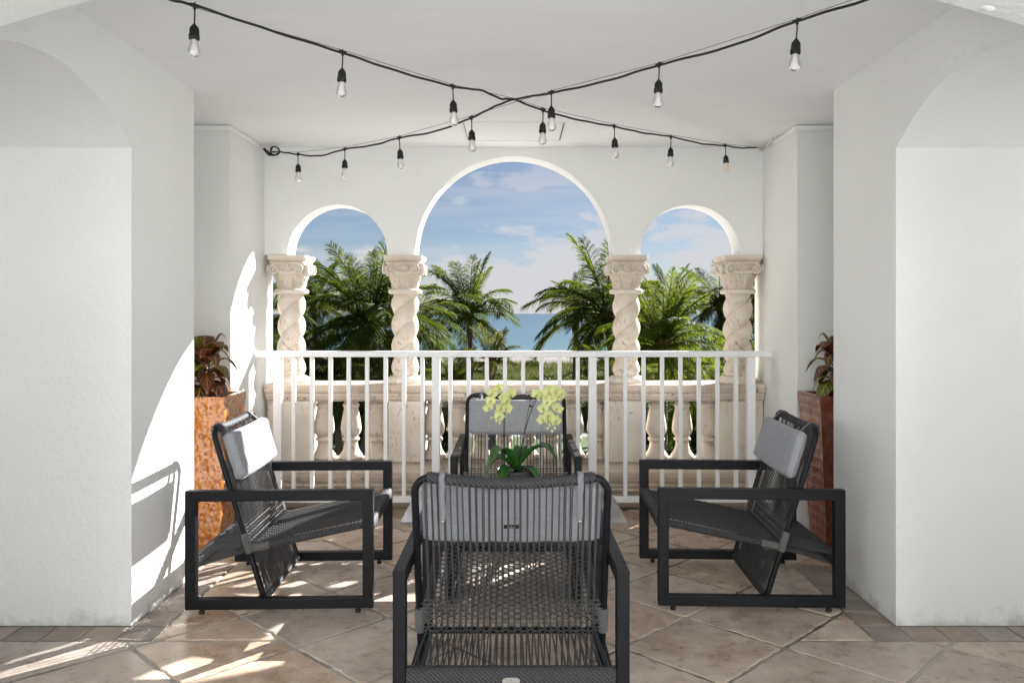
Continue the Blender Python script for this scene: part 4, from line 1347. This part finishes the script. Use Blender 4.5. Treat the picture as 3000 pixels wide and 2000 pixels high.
# bulb: meshes shared
mb = MB(); mb.tube([(0,0,.004),(.001,0,-.02),(0,0,-.052)], .0028, 6); m_drop = mb.mesh('drop_cord', CORDM)
mb = MB(); mb.lathe([(.003,0),(.006,-.004),(.014,-.014),(.0165,-.022),(.0165,-.038),(.0185,-.039),(.0185,-.043),(.017,-.044),(.0185,-.046),(.0185,-.049),(.0175,-.056),(.012,-.056)], 18); m_sock = mb.mesh('socket', RUBBER)
mb = MB(); mb.lathe([(.0125,0),(.0135,-.010),(.017,-.022),(.0208,-.036),(.0213,-.044),(.019,-.053),(.013,-.0595),(.006,-.062),(.0005,-.0625)], 24, cap=False); m_glass = mb.mesh('glass_bulb', GLASS)
mb = MB(); mb.lathe([(.0135,0),(.0145,-.01),(.0165,-.03),(.0165,-.048),(.013,-.054),(.0005,-.055)], 20, cap=False)
FROST = simple('peach_frosted_glass', (.80, .66, .56), .5)
m_frost = mb.mesh('glass_bulb', FROST)
mb = MB(); mb.tube([(0,0,0),(0,0,-.030)], .0022, 6); mb.tube([(-.006,0,-.030),(-.004,0,-.042),(.004,0,-.042),(.006,0,-.030)], .0009, 5); mb.lathe([(.004,-.001),(.005,-.012),(.0015,-.022)], 8); m_fil = mb.mesh('filament', FILAM)
mb = MB(); mb.tube([(-.016,0,.001),(-.010,0,.0),(0,0,0),(.010,0,0),(.016,0,.001)], [.0055,.007,.0075,.007,.0055], 8); mb.tube([(0,0,0),(0,0,-.014)], [.0075,.005], 8); mb.tube([(-.003,0,.006),(0,0,.012),(.003,0,.006)], .0018, 5); m_tee = mb.mesh('tee_joint', RUBBER)
strings = []
def string(name, P, bulbs, wire, label):
    E = empty(name, P[len(P)//2], 0, label, 'string light'); off = E.location.copy()
    c = catmull(P, 10)
    for k in range(1, len(c)-1): c[k] = c[k] + Vector((0, 0, .0012*math.sin(k*.9+1)))
    mb = MB(); mb.tube([p-off for p in c], .0052, 8); mb.build('cord', CORDM, E)
    mb = MB(); mb.tube([p-off for p in wire], .0012, 5); mb.build('support_wire', WIRE, E)
    dirv = (P[-1]-P[0]); rz = math.atan2(dirv.y, dirv.x)
    for i, (p, drop, kind) in enumerate(bulbs):
        q = p-off
        inst('tee_joint', m_tee, E, q, (0, 0, rz))
        tx, ty = rnd.uniform(-.08, .08), rnd.uniform(-.06, .06)
        Mx = Matrix.Rotation(tx, 4, 'X') @ Matrix.Rotation(ty, 4, 'Y')
        base_ = Matrix.Translation(q + Vector((0, 0, -.012))) @ Mx
        inst('drop_cord', m_drop, E, mat4=base_)
        s_ = inst('socket', m_sock, E, mat4=base_ @ Matrix.Translation((0, 0, -.050)))
        inst('glass_bulb', m_frost if kind else m_glass, s_, (0, 0, -.055))
        if not kind: inst('filament', m_fil, s_, (0, 0, -.056))
    return E
Bpx = [(447, 15), (787, 122), (1040, 200), (1247, 254), (1411, 292), (1541, 316), (1666, 336)]
Apx = [(684, 356), (792, 344), (917, 318), (1083, 272), (1266, 214), (1514, 150), (1831, 50)]
def mkP(px, dfn): return [pxp(a, b, dfn(a)) for a, b in px]
PB = mkP([(200, -72), (385, -1)], dB) + mkP([(447, 15), (620, 72), (787, 124), (910, 165), (1040, 201), (1105, 210), (1150, 229), (1180, 231), (1247, 256), (1330, 278), (1411, 293), (1480, 308), (1541, 316), (1610, 332), (1666, 337), (1700, 342), (1736, 341)], dB)
PA = mkP([(625, 351), (650, 352), (684, 357), (735, 360), (792, 345), (860, 335), (917, 319), (1000, 304), (1083, 273), (1130, 250), (1180, 231), (1266, 216), (1390, 189), (1514, 152), (1680, 108), (1831, 51), (2000, -1)], dA) + mkP([(2160, -60)], dA)
wb = mkP([(200,-76), (447, 20), (787, 118), (1040, 197), (1180, 228), (1247, 250), (1411, 288), (1541, 312), (1666, 333), (1740, 341)], dB)
wa = mkP([(632, 351), (684, 352), (792, 340), (917, 315), (1083, 268), (1266, 211), (1514, 147), (1831, 46), (2160,-68)], dA)
string('string_light', PB, [(pxp(a, b, dB(a)), 0, i == 6) for i, (a, b) in enumerate(Bpx)], wb, 'black cord of hanging bulbs running from the near left to the far right corner')
string('string_light', PA, [(pxp(a, b, dA(a)), 0, 0) for i, (a, b) in enumerate(Apx)], wa, 'black cord of hanging bulbs from the near right to the far left corner')
# coil and plug at the far left corner
ctr = pxp(631, 349, 5.40)
mb = MB(); pts = [ctr + Vector((.030*math.cos(a*.4), .012*math.sin(a*.9), .028*math.sin(a*.4))) for a in range(0, 34)]
mb.tube([p-ctr for p in pts], .0048, 7)
mb.tube([pxp(631, 359, 5.40)-ctr, pxp(618, 356, 5.40)-ctr, pxp(606, 344, 5.36)-ctr], [.006, .013, .008], 8)
o = mb.build('cord_coil', RUBBER, None, ctr); tag(o, 'small black coil and plug of cord tied up in the far left ceiling corner', 'cord')
mb = MB(); c0 = pxp(1757, 343, 5.42)
mb.tube([pxp(1737, 341, 5.44)-c0, pxp(1750, 346, 5.44)-c0, pxp(1762, 336, 5.3)-c0, pxp(1776, 318, 5.1)-c0], [.007, .010, .008, .005], 8)
o = mb.build('painted_hook', STUCCO2, None, c0); tag(o, 'white painted hook and cable end in the far right ceiling corner', 'hook')
# clear dome on the front arch
mb = MB(); mb.lathe([(.032, 0), (.030, -.012), (.022, -.023), (.010, -.029), (.0005, -.030)], 20, cap=False)
dm = empty('clear_dome', (1.305, 2.17, 2.207), 0, 'small clear round dome fitting under the edge of the shallow arch, top right', 'fitting')
mb.build('dome', RAILP, dm); mb = MB(); mb.lathe([(.036, -.002), (.036, .006), (.0, .006)], 20); mb.build('dome_ring', RAILP, dm)

# ------------------------------------------------------------------ outside ground, beach and sea
ZG = -4.5
def sheet(name, mat, x0, x1, y0, y1, z, nx=1, ny=1, amp=0, s=.1):
    mb = MB(); mb.grid(nx, ny, lambda a, b: (lerp(x0, x1, a), lerp(y0, y1, b), z+amp*mnoise.noise(Vector((lerp(x0, x1, a)*s, lerp(y0, y1, b)*s, 0)))), True)
    return tag(mb.build(name, mat), kind='structure')
sheet('ground', SAND, -3000, 3000, -200, 127, ZG-.10)
sheet('lawn', LAWN, -60, 60, 5.95, 37.6, ZG)
sheet('pavement', PAVE, -60, 60, 37.6, 40, ZG+.004)
sheet('park_ground', LAWN, -60, 60, 40, 62, ZG+.003)
sheet('dune', DUNE, -90, 90, 62, 92, ZG+.10, 90, 20, .35, .12)
sheet('beach', SAND, -400, 400, 91.5, 125.6, ZG+.02, 80, 16, .04, .2)
sea = sheet('sea', SEA, -30000, 30000, 124, 45000, ZG-.03, 1, 1)
mb = MB()
for yy, w, ph in ((125.6, .35, 0), (131, .12, 2), (142, .10, 4)):
    K = 160
    vs = []
    for k in range(K+1):
        x = lerp(-60, 60, k/K); y = yy + 1.2*math.sin(x*.09+ph)+.5*math.sin(x*.31+ph); ww = w*max(.05, .6+.6*mnoise.noise(Vector((x*.3, ph, 0))))
        vs += [(x, y-ww, ZG+.03), (x, y+ww, ZG+.03)]
    mb.add(vs, [(2*k, 2*k+2, 2*k+3, 2*k+1) for k in range(K)])
tag(mb.build('surf_line', FOAM), kind='structure')
# low wall beside the promenade
mb = MB(); mb.box(-60, 60, 42.3, 42.7, ZG, ZG+.75); mb.box(-60, 60, 42.25, 42.75, ZG+.751, ZG+.85)
tag(mb.build('low_sea_wall', SEAW, bevel=.03), 'low dark wall running behind the pale promenade, seen between the balusters', 'wall')
# dune grass
gr = random.Random(3); mb = MB()
for k in range(26000):
    x = gr.uniform(-22, 24); y = gr.uniform(60, 91)
    if mnoise.noise(Vector((x*.25, y*.25, 0))) < -.25: continue
    z = ZG+.10+.35*mnoise.noise(Vector((x*.12, y*.12, 0)))-.02
    h = gr.uniform(.25, .75); a = gr.uniform(0, 3.14); w = .035; l = gr.uniform(-.3, .3)
    c_, s_ = math.cos(a)*w, math.sin(a)*w
    mb.add([(x-c_, y-s_, z), (x+c_, y+s_, z), (x+l, y+gr.uniform(-.2, .2), z+h)], [(0, 1, 2)])
tag(mb.build('dune_grass', DUNEG), kind='stuff')
# low green scrub: leafy mounds
def leafy(mb, c, rx, ry, rz, n, s, g):
    for k in range(n):
        a = g.uniform(0, 6.283); u = g.uniform(-.15, 1); q = math.sqrt(max(0, 1-u*u)); rr = g.uniform(.7, 1.02)
        x = c[0]+rx*q*math.cos(a)*rr; y = c[1]+ry*q*math.sin(a)*rr; z = c[2]+rz*u*rr
        d1 = Vector((g.gauss(0, 1), g.gauss(0, 1), g.gauss(0, .6))).normalized(); d2 = d1.cross(Vector((g.gauss(0, 1), g.gauss(0, 1), g.gauss(0, 1)))).normalized()
        p = Vector((x, y, z)); w = s*g.uniform(.6, 1.3)
        mb.add([p-d1*w, p+d2*w*.45, p+d1*w, p-d2*w*.45], [(0, 1, 2, 3)])
shrubs = [(2.6, 64, 1.6, .9), (-1.5, 66, 1.8, 1.0), (5.6, 68, 2.2, 1.0), (.6, 60, 1.6, .8), (8.5, 63, 2.4, 1.4), (-5, 62, 2.4, 1.3), (-9, 58, 2.6, 1.6), (-13, 60, 2.8, 1.8), (3.9, 58.5, 1.8, .9),
          (-14, 50, 2.4, 1.6), (12, 60, 2.6, 1.6), (16, 58, 2.8, 1.9), (1.8, 84, 1.3, .9)]
for i, (x, y, r, h) in enumerate(shrubs):
    g = random.Random(40+i); mb = MB(); leafy(mb, (0, 0, 0), r, r*.8, h, 900, .13, g)
    slab = {0: 'low green shrub in the middle of the dune gap below the sea view', 1: 'low green shrub at the left end of the dune gap below the sea view', 2: 'wider green shrub at the right end of the dune gap below the sea view',
            3: 'low green shrub just left of the middle in the dune gap below the sea view', 8: 'nearest green shrub in the dune gap, just above the balustrade cap', 12: 'small farthest shrub standing at the edge of the sand'}
    S = empty('dune_shrub', (x, y, ZG), 0, slab.get(i, 'low green shrub on the dune mostly hidden behind the palms'), 'shrub', 'low shrubs along the dune')
    mb.build('foliage', BUSH, S)
    mb = MB()
    for q in range(5): mb.tube([(0, 0, -.1), (r*.4*math.cos(q*1.3), r*.4*math.sin(q*1.3), h*.6)], .03, 4)
    mb.build('stem', TRUNK, S)

# ------------------------------------------------------------------ coconut palms
def frond_mesh(elev, curve, n_pairs, seed, dry=False):
    """unit-length frond leaving the origin along +x; rachis bends by gravity"""
    g = random.Random(seed); mb = MB(); NS = 22; pts = []; p = Vector((0, 0, 0)); a = elev; ds = 1.0/NS
    for i in range(NS+1):
        pts.append(p.copy()); t = i/NS
        a2 = elev - curve*(t**1.35)
        p = p + Vector((math.cos(a2), 0, math.sin(a2)))*ds
    mb.tube(pts, [.013*(1-.9*i/NS)+.0012 for i in range(NS+1)], 5)
    def at(t):
        f = t*NS; i = min(NS-1, int(f)); return pts[i].lerp(pts[i+1], f-i), (pts[i+1]-pts[i]).normalized()
    for k in range(n_pairs):
        t = .12+.88*(k+.5)/n_pairs
        P, T = at(t); N_ = Vector((-T.z, 0, T.x))
        Lf = .30*math.sin(math.pi*(.16+.80*t))**.7+.02
        for sg in (-1, 1):
            if g.random() < (.25 if dry else .05): continue
            L = Lf*g.uniform(.82, 1.12)
            fw = lerp(.45, 1.5, t)+g.uniform(-.12, .12)
            d = (Vector((0, sg, 0)) + T*fw + N_*g.uniform(.0, .35)).normalized()
            dr = g.uniform(.5, 1.3)*(1.6 if dry else 1.0)
            w = .0050
            q0 = P; q1 = P+d*L*.35+Vector((0, 0, -.03*dr*L)); q2 = P+d*L*.72+Vector((0, 0, -.22*dr*L)); q3 = P+d*L*.97+Vector((0, 0, -.52*dr*L))
            sdv = d.cross(Vector((0, 0, 1)))
            sdv = (sdv.normalized() if sdv.length > .1 else T)*w
            sdv = Matrix.Rotation(g.gauss(0, .75)+sg*.5, 3, d) @ sdv
            tl = Vector((0, 0, 0))
            mb.add([q0-sdv*.4, q0+sdv*.4, q1-sdv-tl*.4, q1+sdv+tl*.4, q2-sdv*.85-tl*.4, q2+sdv*.85+tl*.4, q3], [(0,1,3,2), (2,3,5,4), (4,5,6)])
    return mb
FR = {}
def fr(kind, mat, mname):
    key = (kind, mname)
    if key not in FR:
        specs = {'up': [(1.25, .55), (1.1, .65), (1.35, .35)], 'mid': [(.85, 1.15), (.65, 1.15), (.8, 1.5)],
                 'out': [(.35, 1.15), (.20, 1.0), (.45, 1.5)], 'down': [(-.25, .9), (-.55, .7), (-.1, 1.3)]}[kind]
        FR[key] = [frond_mesh(e, c, 84, 100+i*7+hash_(kind), mname == 'dry').mesh('frond', mat) for i, (e, c) in enumerate(specs)]
    return rnd.choice(FR[key])
def hash_(s): return sum(ord(c) for c in s)
def palm(px, py, d, Rpx, style, label, upn=8, midn=11, outn=9, downn=6, dry=3, group='coconut palms beyond the balustrade'):
    cx_, cz = (px-1180)*d/1820, 1.35-(py-722)*d/1820
    Lf = Rpx*d/1820*1.06
    P = empty('coconut_palm', (cx_, d, ZG), 0, label, 'palm tree', group)
    h = cz-ZG; lean = rnd.uniform(-.10, .10)*h; mb = MB(); pts = []; rad = []
    bend = lean
    for i in range(15):
        t = i/14; pts.append((bend*(t-1)*(1.0 if True else 0)+.10*math.sin(t*4), .1*math.sin(t*3), h*t)); rad.append((.17-.06*t+(.10*(1-t)**6))*(1+.05*(i % 2)))
    mb.tube([(x-pts[-1][0], y-pts[-1][1], z) for x, y, z in pts], rad, 10); mb.build('trunk', TRUNK, P)
    mb = MB(); mb.lathe([(.11,-.45),(.18,-.2),(.22,0),(.15,.25),(.03,.5)], 10, (0, 0, h))
    for k in range(10):
        a = k*.63; mb.tube([(0, 0, h-.2), (.22*math.cos(a), .22*math.sin(a), h+.05), (.5*math.cos(a), .5*math.sin(a), h+.05+.25*math.sin(k))], [.07, .05, .02], 5)
    mb.build('crown_shaft', HUSK, P)
    leaf, lname = {'green': (PALM, 'green'), 'bright': (PALMB, 'bright'), 'yellow': (PALMY, 'yellow')}[style]
    a0 = rnd.uniform(0, 6.28); idx = 0
    for kind, n_, zs in (('up', upn, .12), ('mid', midn, .05), ('out', outn, 0), ('down', downn, -.1)):
        for k in range(n_):
            a = a0+idx*2.39996; idx += 1
            l_, ln_ = leaf, lname
            if kind == 'up' and style == 'green' and rnd.random() < .4: l_, ln_ = PALMB, 'bright'
            if kind in ('out', 'down') and rnd.random() < .12: l_, ln_ = PALMY, 'yellow'
            me = fr(kind, l_, ln_); s_ = Lf*rnd.uniform(.82, 1.1)
            inst('frond', me, P, (.08*math.cos(a), .08*math.sin(a), h+zs), (rnd.uniform(-.25, .25), rnd.uniform(-.15, .15), a), (s_, s_, s_))
    for k in range(dry):
        a = rnd.uniform(0, 6.28); s_ = Lf*rnd.uniform(.6, .85)
        o = inst('frond', fr('down', PALMD, 'dry'), P, (.08*math.cos(a), .08*math.sin(a), h-.25), (0, .5, a), (s_, s_, s_)); o['label'] = 'dry brown frond hanging down'
    return P
palm(852, 752, 30, 178, 'green', 'tall coconut palm filling the left small arch, tallest fronds reaching into the sky', 15, 14, 10, 7, 5)
palm(722, 700, 38, 105, 'green', 'smaller coconut palm just right of the leftmost column, behind the big left one')
palm(1078, 722, 40, 128, 'green', 'coconut palm standing left of the sea view in the middle arch', 10, 13, 10, 6, 1)
palm(955, 745, 34, 118, 'green', 'coconut palm whose fronds spread right from behind the second column', 2, 6, 9, 5, 2)
palm(1395, 725, 32, 178, 'green', 'coconut palm leaning its fronds over the sea from behind the third column', 6, 10, 9, 6, 2)
palm(1325, 705, 37, 84, 'green', 'pale-topped small coconut palm right of the sea view', 5, 7, 6, 3, 0)
palm(1520, 800, 23, 150, 'bright', 'bright green coconut palm with upright fronds in the right small arch', 16, 13, 8, 4, 1)
palm(1540, 700, 40, 88, 'green', 'distant coconut palm showing above the bright green one in the right small arch', 6, 8, 6, 4, 2)
palm(1655, 705, 34, 108, 'green', 'dark coconut palm left of the rightmost column', 6, 9, 8, 5, 3)
palm(1775, 700, 36, 108, 'green', 'coconut palm mostly hidden behind the rightmost column and wall')
palm(600, 760, 35, 110, 'green', 'coconut palm glimpsed left of the leftmost column')
palm(1128, 838, 26, 80, 'yellow', 'young yellow-green palm just above the railing below the sea view', 8, 6, 4, 0, 0)
palm(1040, 880, 27, 88, 'bright', 'low palm below the railing, left of the young yellow-green one', 5, 7, 8, 4, 3)
palm(755, 880, 28, 120, 'green', 'low palm behind the pickets, between the first and second columns', 5, 8, 8, 5, 3)
palm(905, 905, 29, 105, 'green', 'low palm behind the pickets, below the second column', 3, 8, 8, 5, 3)
palm(1425, 885, 27, 118, 'bright', 'low palm behind the pickets, below the third column', 4, 8, 9, 5, 1)
palm(1590, 890, 26, 125, 'bright', 'low palm behind the pickets, between the third and fourth columns', 4, 8, 8, 5, 1)
palm(1700, 905, 28, 118, 'green', 'low palm behind the pickets, by the rightmost column', 4, 8, 8, 5, 2)
palm(655, 900, 30, 110, 'green', 'low palm behind the pickets, by the leftmost column', 4, 8, 8, 5, 2)

# leafy bushes between the palms
bushes = [(-6.6, 33, 2.2, 2.6, 'round green bush low behind the first and second columns'), (-3.6, 35, 1.5, 1.5, 'round green bush low behind the second column'),
          (9.0, 33, 2.6, 3.0, 'round green bush low behind the fourth column'), (6.4, 34, 2.0, 2.2, 'round green bush low between the third and fourth columns'), (-10, 38, 2.6, 3.4, 'tall green bush at the far left behind the palms'),
          (-11.8, 44, 2.2, 4.9, 'tall dark bush behind the smaller palm in the left small arch'), (-8.6, 45, 2.2, 4.7, 'tall dark bush right behind the big left palm'), (-5.9, 44, 1.7, 4.2, 'tall dark bush behind the second column'),
          (7.0, 44, 1.9, 4.4, 'tall dark bush behind the third column'), (9.9, 45, 2.3, 5.0, 'tall dark bush behind the bright green palm'), (13.0, 44, 2.3, 5.0, 'tall dark bush behind the rightmost column'), (16.5, 44, 2.4, 5.0, 'tall dark bush at the far right behind the wall')]
for i, (x, y, r, h, lab) in enumerate(bushes):
    g = random.Random(70+i); mb = MB(); leafy(mb, (0, 0, .2), r, r*.8, h*.9, 2200, .13, g)
    for q in range(8): leafy(mb, (g.uniform(-.7, .7)*r, g.uniform(-.5, .5)*r, h*g.uniform(.3, .8)), r*.5, r*.5, h*.28, 420, .13, g)
    S = empty('bush', (x, y, ZG), 0, lab, 'bush', 'bushes between the palms'); mb.build('foliage', BUSH, S)
    mb = MB()
    for q in range(6): mb.tube([(0, 0, -.1), (r*.2*math.cos(q), r*.2*math.sin(q), h*.4), (r*.5*math.cos(q*1.1), r*.5*math.sin(q*1.1), h*.8)], [.06, .04, .02], 5)
    mb.build('stem', TRUNK, S)
